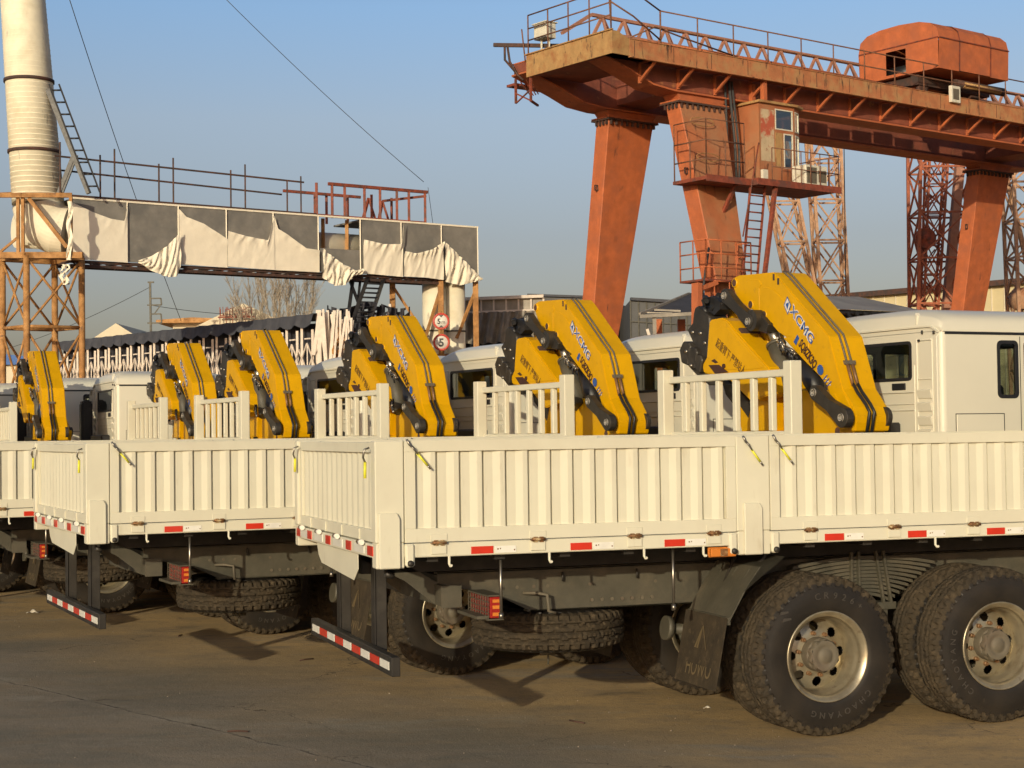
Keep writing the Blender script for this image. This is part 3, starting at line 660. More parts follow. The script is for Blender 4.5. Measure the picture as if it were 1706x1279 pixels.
def make_crane(t):
    XF = 7.12                                             # rear face of the outer boom
    base = MB()
    base.box(6.86, 7.9, .45, 2.05, 1.15, 1.45); base.lathe([(1.45, .34), (1.62, .32), (1.62, .27), (2.05, .24), (2.05, 0)], 28, (7.45, 1.25, 0), 0, 'z')
    base.prism([(1.95, 1.45), (.35, 1.45), (.25, 1.95), (.62, 2.45), (1.15, 2.62), (2.25, 2.66), (2.05, 2.0)], 7.34, 7.58, 'x')
    base.prism([(1.1, 1.9), (-.05, 1.98), (-.12, 2.2), (.45, 2.42), (1.1, 2.5)], 7.22, 7.6, 'x')
    base.prism([(1.75, 2.05), (1.25, 2.05), (1.15, 2.56), (1.5, 2.6)], 7.18, 7.34, 'x')
    cr_ = base.build('crane', 'yellow', t, bevel=.008)
    # outer boom: hexagonal box seen from its side
    pl = poly([(580, 170), (600, 140), (640, 120), (1010, 85), (1060, 130)], XF) + poly([(760, 0), (930, 660), (1060, 880), (1100, 1000), (1100, 1080), (1085, 1190), (1035, 1190), (1050, 1060), (1060, 1000), (1040, 930), (960, 880), (900, 850), (780, 760), (730, 620), (640, 500), (430, 290), (180, 20)], XF, zb) + poly([(1150, 780), (1060, 720), (1000, 650), (940, 620), (880, 560), (820, 500), (740, 460), (640, 380), (605, 300), (578, 230)], XF)
    # flank: the long upper side, chamfered
    s = MB(); n = len(pl); k = 0
    wide = .40
    far = inset(pl, .0)
    s.prism(pl, XF, XF + wide, 'x'); boom = s.build('outer_boom', 'yellow', cr_, bevel=.012, seg=2)
    # chamfer plate and cap along the top side
    top = poly([(1010, 85), (1060, 130)], XF) + poly([(760, 0), (930, 660), (1060, 880), (1100, 1000)], XF, zb)
    s = MB()
    for (a, b) in zip(top[1:], top[2:]):
        pass
    pr = poly([(1000, 92), (1050, 145), (1180, 400)], XF) + poly([(560, 0), (780, 300), (960, 640), (1040, 760)], XF, zb)
    # raised reinforcing plates on the rear face
    s = MB()
    p1 = poly([(880, 300), (890, 250), (915, 222), (960, 225), (1030, 255), (1090, 320), (1150, 390), (1230, 520), (1407, 800), (1407, 1010), (1200, 800), (1150, 775), (1060, 715), (1000, 645), (950, 618), (905, 560), (890, 430)], XF)
    s.prism(inset(p1, .02), XF - .006, XF, 'x')
    p2 = poly([(840, 700), (880, 780), (930, 680), (980, 740), (1050, 900), (1090, 990), (1085, 1050), (1060, 1040), (1050, 960), (960, 890), (880, 850), (790, 760), (780, 740)], XF, zb)
    s.prism(inset(p2, .01), XF - .006, XF, 'x')
    p3 = poly([(700, 330), (690, 240), (720, 180), (770, 152), (860, 150), (900, 215), (870, 260), (875, 520), (820, 495), (745, 455), (720, 420)], XF)
    s.prism(inset(p3, .01), XF - .005, XF, 'x')
    s.build('side_plate', 'yellow', boom, bevel=.003)
    s = MB()
    for (x, y) in ((605, 200), (778, 432), (922, 540)):
        a, b = bp(*za(x, y), XF); s.lathe([(-.0125, .04), (-.0125, .0)], 14, (XF, a, b), 0, 'x'); s.lathe([(0, .048), (-.014, .046), (-.014, .04), (-.012, .04)], 16, (XF, a, b), 1, 'x')
    a, b = bp(*zb(910, 1190), XF); s.lathe([(-.006, .04), (-.006, 0)], 14, (7.10, a + .02, b), 0, 'x')
    for (x, y) in ((1020, 135), (1068, 180)): a, b = bp(*za(x, y), XF); s.box(XF - .008, XF, a - .012, a + .012, b - .035, b + .03)
    s.build('pin_hole', ['rustdark', 'yellow'], boom)
    # two hydraulic pipes on the upper side with couplings and hoses at the lower end
    HX = XF + .12
    def off(p, d=.03): return p
    top3 = [bp(*za(1010, 70), HX), bp(*za(1080, 70), HX), bp(*za(1130, 118), HX), bp(*za(1407, 480), HX), bp(*zb(1020, 290), HX), bp(*zb(1100, 500), HX)]
    rg = poly([(1010, 85), (1060, 130)], XF) + poly([(760, 0), (930, 660), (1060, 880), (1100, 1000), (1100, 1080)], XF, zb)
    def on(t, o=.014):
        k = min(int(t), len(rg) - 2); a, b = Vector(rg[k]), Vector(rg[k + 1]); d = (b - a).normalized(); p = a.lerp(b, t - k); return (p.x - d.y * 0 + (-d.y if d.x * 0 - d.y > 0 else 0) * 0, p.y, d)
    def surf(t, o):
        k = min(int(t), len(rg) - 2); a, b = Vector(rg[k]), Vector(rg[k + 1]); d = (b - a).normalized(); n = Vector((d.y, -d.x)); n = n if n.y > 0 else -n; p = a.lerp(b, t - k) + n * o; return (p.x, p.y)
    s = MB()
    for dx in (0, .055): s.tube([(HX + dx, *surf(t, .013)) for t in (0, .5, 1.02, 1.3, 1.7, 1.98, 2.2, 2.5)], .011, 8)
    s.build('hydraulic_pipe', 'hub', boom)
    s = MB(); c = surf(2.5, .0); s.box(HX - .03, HX + .09, c[0] - .035, c[0] + .03, c[1] - .02, c[1] + .02)
    hs = s.build('pipe_clamp', 'hub', boom)
    s = MB()
    for dx in (0, .055):
        s.tube([(HX + dx, *surf(2.55, .018)), (HX + dx, *surf(2.95, .02))], .018, 8)
    s.build('brass_coupling', 'bolt', boom)
    s = MB()
    for dx in (0, .055): s.tube([(HX + dx, *surf(t, .022 + .02 * (t - 2.9))) for t in (2.92, 3.3, 3.7, 4.0, 4.5, 4.9)] + [(HX + dx, surf(4.9, 0)[0] - .0, 2.0)], .016, 8)
    s.build('hydraulic_hose', 'plastic', boom)
    # pivot boss on the near lower end
    s = MB(); a, b = bp(*zb(1440, 1000), XF + .42); s.lathe([(XF + .02, .105), (XF + .44, .105), (XF + .44, 0)], 24, (0, a + .1, b + .0), 0, 'x'); s.lathe([(XF + .44, .085), (XF + .50, .085), (XF + .51, .06), (XF + .51, 0)], 24, (0, a + .1, b), 1, 'x')
    s.build('pivot_boss', ['yellow', 'black'], boom)
    # lettering on the rear face
    def direction(p, q, f1, f2):
        a, b = bp(*f1(*p), XF), bp(*f2(*q), XF); return Vector((0, b[0] - a[0], b[1] - a[1]))
    ex = direction((1200, 440), (1370, 700), za, za); L1 = ex.length; ey = Vector((-1, 0, 0)).cross(ex) * -1; ey = ex.cross(Vector((1, 0, 0))) if ey.z < 0 else ey
    ex.normalize(); ey = Vector((-1, 0, 0)).cross(ex); ey = ey if ey.z > 0 else -ey
    def lay(s, txt, p, f, L, size, mi, dx=-.002, offset=0):
        a = bp(*f(*p), XF); text_add(s, txt, Vector((XF - .006 + dx, a[0], a[1])), ex, ey, size, .0008, mi, fit=L, offset=offset)
    s = MB()
    lay(s, 'XCMG', (1192, 505), za, .50, .135, 1, -.001, .006); lay(s, 'XCMG', (1192, 505), za, .50, .135, 0, -.003)
    a = Vector((XF - .008, *bp(*za(1172, 440), XF)))
    for k, (r, mi) in enumerate(((.075, 0), (.060, 1))):
        d = Vector((-.001 * (k + 1), 0, 0)); up_, rt_ = Vector((0, 0, 1)), Vector((0, -1, 0))
        s.add([a + d + up_ * r * 1.25, a + d - ex * r * .2 + Vector((0, -1, 0)) * r * .75 * -1, a + d - up_ * r * 1.25, a + d + rt_ * r * .85], [(0, 1, 2, 3)], mi)
    d = Vector((-.004, 0, 0)); s.add([a + d + Vector((0, .03, .02)), a + d + Vector((0, -.03, .03)), a + d + Vector((0, 0, -.045))], [(0, 1, 2)], 0)
    s.build('maker_lettering', ['blue', 'pale'], boom)
    s = MB(); lay(s, 'SQ8ZK3Q', (385, 110), zb, .36, .125, 0, -.002, .004)
    s.build('model_lettering', 'ink', boom)
    s = MB()
    a = Vector((XF - .009, *bp(*zb(335, 50), XF))); s.add([a - ey * .02, a + ex * .055 - ey * .02, a + ex * .05 + ey * .075, a + ey * .075], [(0, 1, 2, 3)], 0)
    a = Vector((XF - .009, *bp(*zb(660, 420), XF))); s.add([a + ex * .055 * math.cos(i * PI / 8) + ey * .05 * math.sin(i * PI / 8) for i in range(16)], [tuple(range(16))], 0)
    for i in range(3):
        b_ = a + ex * (.095 + .045 * i) - ey * .04; s.add([b_, b_ + ex * .012, b_ + ex * .03 + ey * .08, b_ + ex * .018 + ey * .08], [(0, 1, 2, 3)], 0)
        s.add([b_ + ex * .018 + ey * .03, b_ + ex * .03 + ey * .03, b_ + ex * .045 + ey * .05, b_ + ex * .035 + ey * .055], [(0, 1, 2, 3)], 1)
    s.build('service_mark', ['blue', 'pale'], boom)
    # inner boom with the warning lettering
    XI = 6.98
    pi = poly([(330, 610), (345, 592), (460, 570), (520, 600), (590, 690), (960, 1100)], XI) + [bp(1290, 655, XI), bp(1250, 668, XI)] + poly([(520, 1210), (270, 1160), (258, 1110), (262, 1060), (300, 990)], XI)
    s = MB(); s.prism(pi, XI, XI + .26, 'x'); ib = s.build('inner_boom', 'yellow', cr_, bevel=.012, seg=2)
    s = MB(); p = inset(poly([(470, 640), (520, 660), (590, 730), (930, 1110), (760, 1130), (400, 1130), (385, 800), (390, 700)], XI), .008); s.prism(p, XI - .005, XI, 'x'); s.build('side_plate', 'yellow', ib, bevel=.003)
    s = MB(); s.prism(poly([(560, 620), (545, 640), (600, 690), (610, 670)], XI), XI + .28, XI + .32, 'x'); s.box(XI + .05, XI + .28, *sorted((bp(*za(630, 700), XI)[0], bp(*za(600, 700), XI)[0])), bp(*za(630, 740), XI)[1], bp(*za(600, 700), XI)[1] + .02, 0)
    s.build('stop_block', 'rustdark', ib)
    a, b = bp(*za(402, 860), XI), bp(*za(660, 1140), XI); ex2 = Vector((0, b[0] - a[0], b[1] - a[1])); L2 = ex2.length; ex2.normalize(); ey2 = Vector((-1, 0, 0)).cross(ex2); ey2 = ey2 if ey2.z > 0 else -ey2
    s = MB(); text_add(s, '起重臂下 严禁站人', (XI - .008, a[0], a[1]), ex2, ey2, .115, .0008, 0, fit=L2 * 1.15)
    s.build('warning_lettering', 'ink', ib)
    s = MB(); p = poly([(330, 1075), (440, 1070), (540, 1150), (400, 1165)], XI); s.prism(p, XI - .012, XI - .006, 'x'); s.prism(inset(poly([(350, 1030), (390, 1005), (440, 1050), (400, 1060)], XI), .004), XI - .008, XI - .004, 'x')
    a, b = bp(*za(495, 1085), XI); s.lathe([(XI - .02, .025), (XI, .025)], 12, (0, a, b), 0, 'x'); s.lathe([(XI - .02, .025), (XI - .02, 0)], 12, (0, a, b), 0, 'x'); s.build('warning_sticker', 'ink', ib)
    # middle boom behind
    XM = 7.30
    pm = poly([(480, 390), (560, 480), (640, 560), (730, 690), (830, 700), (940, 740), (1000, 1120)], XM) + [bp(1320, 700, XM), bp(1285, 700, XM)] + poly([(960, 1110), (600, 690), (530, 590)], XM)
    s = MB(); s.prism(pm, XM, XM + .22, 'x'); s.build('middle_boom', 'yellow', cr_, bevel=.01)
    # black links
    XL = 7.02
    def link(p, q, f, r0, r1, nm, rm=None):
        a, b = Vector(bp(*f(*p), XL)), Vector(bp(*f(*q), XL)); d = (b - a).normalized(); nrm = Vector((-d.y, d.x)); pts = []
        a0 = math.atan2(nrm.y, nrm.x)
        for i in range(9): th = a0 + PI * i / 8; pts.append((a.x + r0 * math.cos(th), a.y + r0 * math.sin(th)))
        if rm: m = (a + b) / 2 - nrm * rm; pts.append(tuple(m))
        for i in range(9): th = a0 + PI + PI * i / 8; pts.append((b.x + r1 * math.cos(th), b.y + r1 * math.sin(th)))
        if rm: m = (a + b) / 2 + nrm * rm; pts.append(tuple(m))
        s = MB(); s.prism(pts, XL - .03, XL + .05, 'x'); s.prism(pts, XL + .45, XL + .5, 'x')
        pin(s, XL - .03, a.x, a.y, .042); pin(s, XL - .03, b.x, b.y, .042)
        return s.build(nm, ['black', 'pinsteel'], cr_, bevel=.005)
    link((515, 335), (770, 610), za, .074, .074, 'upper_link', .052)
    link((600, 705), (945, 1018), zb, .072, .098, 'lower_link', .056)
    # pin stack at the rod end, luffing cylinder
    s = MB()
    a, b = bp(*za(860, 600), 7.1); s.lathe([(7.0, .11), (7.42, .11)], 18, (0, a, b), 0, 'x'); s.lathe([(7.0, .11), (7.0, 0)], 18, (0, a, b), 0, 'x')
    s.prism(poly([(810, 520), (860, 515), (960, 640), (930, 720), (840, 710), (800, 690)], 7.06), 7.06, 7.4, 'x'); s.build('link_knuckle', 'black', cr_, bevel=.006)
    XC = 7.20
    r0, r1 = bp(*za(960, 670), XC), bp(*za(1010, 860), XC); e0, e1 = bp(*za(1075, 830), XC), bp(*zb(520, 560), XC)
    s = MB(); s.tube([(XC, *bp(*za(975, 650), XC)), (XC, *bp(*za(1060, 860), XC))], .055, 16); s.build('cylinder_rod', 'steel', cr_)
    s = MB(); pa, pb = Vector((XC, *bp(*za(1040, 850), XC))), Vector((XC, *bp(*za(1130, 1115), XC))); s.tube([pa, pb, pb + (pb - pa) * 1.2], .096, 20)
    s.tube([pa - (pb - pa) * .02, pa + (pb - pa) * .08], .105, 20); s.build('luffing_cylinder', 'chassis', cr_)
    s = MB(); pa, pb = Vector((XC - .03, *bp(*zb(470, 330), XC))), Vector((XC - .03, *bp(*zb(600, 700), XC)))
    s.tube([(XC + .1, *bp(*zb(330, 250), XC)), (XC, *bp(*zb(560, 560), XC)), (XC, *bp(*zb(640, 760), XC))], [.10, .10, .07], 14)
    s.build('lower_cylinder', 'plastic', cr_)
    random.seed(3); s = MB()
    for i in range(16):
        x0, y0 = random.uniform(80, 230), 0; y0 = (x0 - 80) * 1.0 + random.uniform(-40, 60); pts = []
        p = [x0 + 20, y0 - 10]
        for k in range(5): xq = 7.03 + random.uniform(-.02, .04); pts.append((xq, *bp(*zb(p[0], p[1]), xq))); p[0] += random.uniform(-10, 45); p[1] += random.uniform(10, 45)
        s.tube(pts, .012, 5, mi=0 if i % 3 else 1)
    for i in range(6):
        p = [random.uniform(480, 560), random.uniform(560, 700)]; pts = []
        for k in range(4): pts.append((6.97, *bp(*zb(*p), XC))); p[0] += random.uniform(-30, 40); p[1] += random.uniform(25, 50)
        s.tube(pts, .012, 5, mi=i % 2)
    s.build('hydraulic_fittings', ['steel', 'plastic'], cr_)
    # black valve bank and extension boom head on the far side
    XV = 7.0
    s = MB(); pv = poly([(210, 440), (330, 560), (335, 640), (310, 1000), (250, 1010), (180, 900), (90, 700), (150, 620), (160, 520), (175, 460)], XV); s.prism(pv, XV, XV + .24, 'x')
    for (x0, y0, w_, h_) in ((50, 820, 120, 260), (130, 880, 110, 240), (205, 960, 90, 200)):
        s.prism(poly([(x0, y0 + 90), (x0 + 40, y0), (x0 + w_ - 20, y0 + 10), (x0 + w_, y0 + 60), (x0 + w_ - 30, y0 + h_), (x0 + 20, y0 + h_ - 30)], XV), XV - .05, XV + .18, 'x')
    s.prism(poly([(60, 1060), (110, 1050), (260, 1150), (330, 1200), (420, 1290), (300, 1290), (160, 1170)], XV), XV + .02, XV + .2, 'x')
    hd = s.build('extension_boom_head', 'black', cr_, bevel=.014)
    s = MB(); random.seed(5)
    for i in range(22):
        x, y = random.uniform(205, 385), random.uniform(350, 500); a, b = bp(*za(x, y), XV)
        p = Vector((XV + random.uniform(.0, .22), a, b)); q = p + Vector((random.uniform(-.05, .05), random.uniform(-.09, .09), random.uniform(-.07, .05)))
        s.tube([p, (p + q) / 2 + Vector((0, 0, .03)), q], random.uniform(.012, .034), 7)
    s.prism(poly([(200, 380), (260, 345), (350, 350), (400, 400), (400, 480), (340, 540), (230, 470)], XV), XV + .05, XV + .2, 'x')
    s.build('valve_block', 'plastic', hd)
    s = MB()
    for (x, y) in ((155, 725), (238, 735), (180, 1080), (130, 930), (285, 840)): a, b = bp(*za(x, y), XV); s.lathe([(0, .022), (-.012, .02), (-.012, 0)], 10, (XV - (.0 if y < 900 else .052), a, b), 0, 'x')
    s.build('bolt', 'steel', hd)
    # telescopic extension lying down to the near side
    s = MB(); s.prism([(2.62, 2.72), (2.42, 2.74), (1.55, 2.12), (1.1, 1.7), (1.35, 1.62), (1.75, 1.9), (2.5, 2.45)], 7.42, 7.6, 'x'); s.prism([(2.3, 2.62), (2.1, 2.62), (1.2, 1.9), (1.4, 1.86)], 7.24, 7.3, 'x'); s.build('extension_boom', 'black', cr_, bevel=.01)
    # control stand next to the column
    s = MB(); s.box(6.95, 7.15, .2, .5, 1.2, 1.9); s.build('control_box', 'black', cr_, bevel=.02)
    # outriggers
    s = MB(); s.box(7.1, 7.35, .02, 2.48, 1.0, 1.2); s.tube([(7.22, .12, .45), (7.22, .12, 1.7)], .07, 14); s.tube([(7.22, 2.38, .45), (7.22, 2.38, 1.7)], .07, 14); s.tube([(7.22, .12, .40), (7.22, .12, .45)], .13, 16); s.tube([(7.22, 2.38, .40), (7.22, 2.38, .45)], .13, 16); s.build('outrigger', 'yellow', cr_)
    return cr_

# ------------------------------------------------------------------ cab
def frame_loop(fn, u0, u1, v0, v1, w, r, n=4):
    """rounded window seal: outer and inner loops of a ring"""
    def loop(a0, a1, b0, b1, r):
        p = []
        for (cx, cy, st) in ((a1 - r, b1 - r, 0), (a0 + r, b1 - r, 1), (a0 + r, b0 + r, 2), (a1 - r, b0 + r, 3)):
            for i in range(n + 1): t = (st + i / n) * PI / 2; p.append((cx + r * math.cos(t), cy + r * math.sin(t)))
        return p
    return loop(u0, u1, v0, v1, r), loop(u0 + w, u1 - w, v0 + w, v1 - w, max(.01, r - w * .6))
def add_window(parent, fn, u0, u1, v0, v1, w=.03, r=.05, depth=.02, name='window', gmat='glass'):
    o, i = frame_loop(fn, u0, u1, v0, v1, w, r); n = len(o); s = MB()
    vs = [fn(a, b, -depth * .4) for a, b in o] + [fn(a, b, -depth * .4) for a, b in i] + [fn(a, b, depth) for a, b in o] + [fn(a, b, depth) for a, b in i]
    fs = []
    for k in range(n):
        j = (k + 1) % n; fs += [(k, j, n + j, n + k), (2 * n + k, 3 * n + k, 3 * n + j, 2 * n + j), (k, 2 * n + k, 2 * n + j, j), (n + k, n + j, 3 * n + j, 3 * n + k)]
    s.add(vs, fs); f = s.build(name, 'plastic', parent)
    g = MB(); g.add([fn(a, b, depth * .3) for a, b in i], [tuple(range(n))]); g.build('pane', gmat, f)
    return f
def make_cab(t):
    X0, X1, Y0, Y1 = 8.42, 10.65, .085, W - .085; zb0, zd = 1.25, 3.03
    back = lambda u, v, d: (X0 + d, u, v); front = lambda u, v, d: (X1 - d + .0 - (v - 2.2) * .10 * (v > 2.2), u, v)
    nearf = lambda u, v, d: (u, Y0 + d, v); farf = lambda u, v, d: (u, Y1 - d, v)
    def sect(x):
        """roof outline across the cab at station x"""
        e = max(0, min(1, (x - X0) / .22)); f = max(0, min(1, (X1 - .1 - x) / .5)); k = (.62 + .38 * math.sin(e * PI / 2)) * (.55 + .45 * math.sin(f * PI / 2)); pts = []
        for i in range(21):
            a = PI * i / 20; cy = math.copysign(abs(math.cos(a)) ** .55, math.cos(a)); cz = abs(math.sin(a)) ** .75
            pts.append(((Y0 + Y1) / 2 - cy * (Y1 - Y0) / 2, cz))
        return pts, k
    s = MB()
    s.holed(nearf, [], [], (X0 + .06, 10.38, zb0, zd), [(9.15, 9.385, 2.37, 2.92), (9.50, 10.25, 2.33, 2.92)], 0, .045)
    s.holed(farf, [], [], (X0 + .06, 10.38, zb0, zd), [(9.15, 9.385, 2.37, 2.92), (9.50, 10.25, 2.33, 2.92)], 0, .045)
    s.holed(back, [], [], (Y0 + .06, Y1 - .06, 1.25, zd), [(.56, 1.94, 2.565, 2.93)], 0, .045)
    s.holed(lambda u, v, d: front(u, v, d), [], [2.2], (Y0 + .05, Y1 - .05, zb0, zd), [(.3, 2.2, 2.2, 2.95)], 0, .045)
    for y, sg in ((Y0, 1), (Y1, -1)):       # rounded corner pillars, rear and front
        for (x, sx) in ((X0, 1), (10.38, -1)):
            r = .06 if sx > 0 else .27
            cx = X0 + .06 if sx > 0 else 10.38
            def fn(a, b, cx=cx, y=y, sg=sg, sx=sx, r=r):
                th = a * PI / 2; ry = .06 if sx > 0 else .05; px = cx - sx * r * math.sin(th)
                z = zb0 + (zd - zb0) * b
                if sx < 0: px -= (z - 2.2) * .10 * (z > 2.2) * math.sin(th)
                return (px, y + sg * ry * (1 - math.cos(th)), z)
            s.grid(fn, 6, 4)
    s.box(X0 + .05, X1 - .05, Y0 + .05, Y1 - .05, 1.25, 1.33)
    cab = s.build('cab', 'cabwhite', t)
    # roof
    s = MB(); xs = [X0 + .0, X0 + .015, X0 + .05, X0 + .1, X0 + .16, X0 + .24, X0 + .5, X0 + 1.0, X0 + 1.5, X1 - .5, X1 - .35, X1 - .2, X1 - .12]
    rows = []
    for i, x in enumerate(xs):
        pts, k = sect(x); rows.append([(x - (.03 * z if i < 3 else 0) * 0, y, zd + .015 + .245 * k * z * (1 if i else .35)) for y, z in pts])
    kk = []
    s.grid(lambda a, b: rows[round(a * (len(xs) - 1))][round(b * 20)], len(xs) - 1, 20)
    s.add([(xs[0], Y0, zd - .005), (xs[0], Y1, zd - .005)] + rows[0], [tuple([0] + list(range(2, 23)) + [1])])
    s.add([(xs[-1], Y0, zd - .005), (xs[-1], Y1, zd - .005)] + rows[-1], [tuple([0] + list(range(2, 23)) + [1])])
    for (a, y) in ((0, Y0), (1, Y1)): s.add([(xs[0], y, zd - .005), (xs[-1], y, zd - .005), (xs[-1], y, zd + .015), (xs[0], y, zd + .015)], [(0, 1, 2, 3)])
    rf = s.build('roof', 'cabwhite', cab)
    s = MB(); s.box(X0 - .02, X0 + .006, Y0 + .30, Y1 - .30, zd + .045, zd + .062)
    s.prism([(Y0 + .30, zd + .045), (Y0 + .30, zd + .062), (Y0 + .14, zd + .058), (Y0 + .03, zd + .0), (Y0 + .03, zd - .02), (Y0 + .14, zd + .04)], X0 - .02, X0 + .006, 'x')
    s.prism([(Y1 - .30, zd + .045), (Y1 - .30, zd + .062), (Y1 - .14, zd + .058), (Y1 - .03, zd + .0), (Y1 - .03, zd - .02), (Y1 - .14, zd + .04)], X0 - .02, X0 + .006, 'x')
    s.box(X0 + .05, X1 - .3, Y0 - .008, Y0 + .004, zd - .035, zd - .008, 1); s.box(X0 + .05, X1 - .3, Y1 - .004, Y1 + .008, zd - .035, zd - .008, 1)
    s.box(X0 + .02, X1 - .28, Y0 - .012, Y0 + .004, zd - .008, zd + .004); s.box(X0 + .02, X1 - .28, Y1 - .004, Y1 + .012, zd - .008, zd + .004)
    s.build('rain_gutter', ['cabwhite', 'plastic'], rf)
    s = MB(); s.prism([(.45, zd + .08), (.47, zd + .08), (.47, zd + .20), (.45, zd + .17)], X0 - .004, X0 + .05, 'x'); s.build('roof_seam', 'cabwhite', rf)
    # windows
    add_window(cab, back, .54, 1.96, 2.545, 2.95, .032, .05, name='rear_window')
    for f, nm in ((nearf, 'side_window'), (farf, 'side_window')):
        add_window(cab, f, 9.13, 9.405, 2.35, 2.94, .035, .055, name=nm)
        add_window(cab, f, 9.48, 10.27, 2.31, 2.94, .03, .05, name='door_window')
    add_window(cab, lambda u, v, d: front(u, v, d - .0), .28, 2.22, 2.2, 2.97, .03, .06, name='windscreen')
    # seams, doors, lockers
    s = MB()
    for f in (nearf, farf):
        for (u0, u1, v0, v1) in ((9.428, 9.436, 1.6, 2.98), (10.31, 10.318, 1.6, 2.98), (8.59, 9.21, 2.192, 2.200), (8.586, 8.594, 1.7, 2.2), (9.206, 9.214, 1.7, 2.2)):
            p = [f(u0, v0, -.002), f(u1, v0, -.002), f(u1, v1, -.002), f(u0, v1, -.002), f(u0, v0, .01), f(u1, v0, .01), f(u1, v1, .01), f(u0, v1, .01)]; s.add(p, [(0, 1, 2, 3), (0, 1, 5, 4), (1, 2, 6, 5), (2, 3, 7, 6), (3, 0, 4, 7)])
    s.build('panel_seam', 'plastic', cab)
    s = MB(); s.box(8.60, 9.20, Y0 - .006, Y0, 1.7, 2.188); s.box(8.60, 9.20, Y1, Y1 + .006, 1.7, 2.188); s.build('locker_door', 'cabwhite', cab, bevel=.004)
    # pressed corner louvres and ribs on the back wall
    s = MB()
    for (ya, yb_) in ((.21, .46), (Y1 - .375, Y1 - .125)):
        s.box(X0 - .012, X0, ya, ya + .016, 1.9, 2.96); s.box(X0 - .012, X0, yb_ - .016, yb_, 1.9, 2.96); s.box(X0 - .012, X0, ya + .016, yb_ - .016, 2.94, 2.956)
        for zz in (2.555, 2.455, 2.325, 2.185, 2.05): s.prism([(X0, zz - .09), (X0, zz), (X0 - .03, zz - .012), (X0 - .012, zz - .10)], ya + .018, yb_ - .018, 'y') if zz < 2.5 else s.box(X0 - .01, X0, ya + .016, yb_ - .016, zz - .008, zz + .006)
    s.box(X0 - .01, X0, .50, 2.0, 2.30, 2.312); s.box(X0 - .016, X0, .50, 2.0, 2.42, 2.436); s.box(X0 - .012, X0, .50, 1.99, 2.236, 2.25)
    s.box(X0 - .012, X0, .49, .502, 2.0, 2.7)
    s.box(X0 - .03, X0, Y0 + .03, Y0 + .075, 1.6, 2.98); s.box(X0 - .03, X0, Y1 - .075, Y1 - .03, 1.6, 2.98)
    s.build('pressed_panel', 'cabwhite', cab, bevel=.004)
    s = MB(); s.box(X0 - .012, X0 - .0005, .64, .86, 2.452, 2.522); s.build('air_vent', 'plastic', cab, bevel=.004)
    s = MB(); s.box(X0 - .16, X0 - .004, .72, 1.85, 1.72, 2.12); s.build('rear_cover', 'plastic', cab, bevel=.02)
    s = MB(); s.lathe([(-.02, .012), (0, .012)], 8, (X0 - .012, .40, 2.945), 0, 'x'); s.tube([(X0 - .02, .35, 3.01), (X0 - .02, .35, 3.045)], .01, 6); s.tube([(X0 - .02, .17, 3.0), (X0 - .02, .17, 3.03)], .012, 6); s.build('roof_clip', 'plastic', cab)
    # air intake on the far rear corner with its hood
    s = MB(); s.prism([(8.18, 1.3), (8.40, 1.3), (8.40, 2.74), (8.36, 2.80), (8.22, 2.80), (8.18, 2.74)], W - .12, W + .12, 'y'); s.build('air_intake', 'plastic', cab, bevel=.03, seg=2)
    s = MB(); hp = [(Y1 - .02, zd - .02), (Y1 + .10, zd - .05), (Y1 + .17, zd - .13), (Y1 + .18, zd - .24), (Y1 + .13, zd - .28)]
    s.prism(hp + [(a - .02, b - .02) for a, b in reversed(hp)], X0 - .05, X0 + .12, 'x'); s.build('intake_hood', 'cabwhite', cab, bevel=.006)
    # inside: seats, dash
    s = MB()
    for y in (.75, 1.75): s.box(9.55, 10.0, y - .25, y + .25, 1.7, 1.95); s.box(9.48, 9.62, y - .23, y + .23, 1.9, 2.5); s.box(9.5, 9.6, y - .12, y + .12, 2.5, 2.68)
    s.box(8.5, 9.1, .2, 2.3, 1.6, 2.05); s.box(10.25, 10.5, .2, 2.3, 1.8, 2.2); s.build('seats', 'seat', cab, bevel=.03)
    # front: grille, bumper, mirrors, lamps, steps
    s = MB(); s.box(X1, X1 + .05, .25, W - .25, 1.3, 2.05); s.box(X1 - .2, X1 + .12, .02, W - .02, .45, 1.05)
    s.build('bumper', 'plastic', cab, bevel=.04, seg=2)
    for y in (-.06, W + .0):
        s = MB(); s.box(10.35, 10.43, y - .12, y + .18, 2.3, 2.75); s.tube([(10.4, y + .03, 2.8), (10.35, (Y0 if y < 1 else Y1), 2.9)], .015, 6); s.build('mirror', 'plastic', cab, bevel=.03)
    for y in (.3, W - .3):
        s = MB(); s.box(X1 + .1, X1 + .14, y - .2, y + .2, .7, .9); s.build('headlight', 'refwhite', cab, bevel=.02)
    s = MB(); s.grid(lambda a, b: (9.35 + .72 * math.cos(PI * a), Y0 - .02 + .5 * b, TR + .08 + .72 * math.sin(PI * a)), 16, 1); s.grid(lambda a, b: (9.35 + .72 * math.cos(PI * a), Y1 + .02 - .5 * b, TR + .08 + .72 * math.sin(PI * a)), 16, 1); s.build('wheel_arch', 'plastic', cab)
    return cab

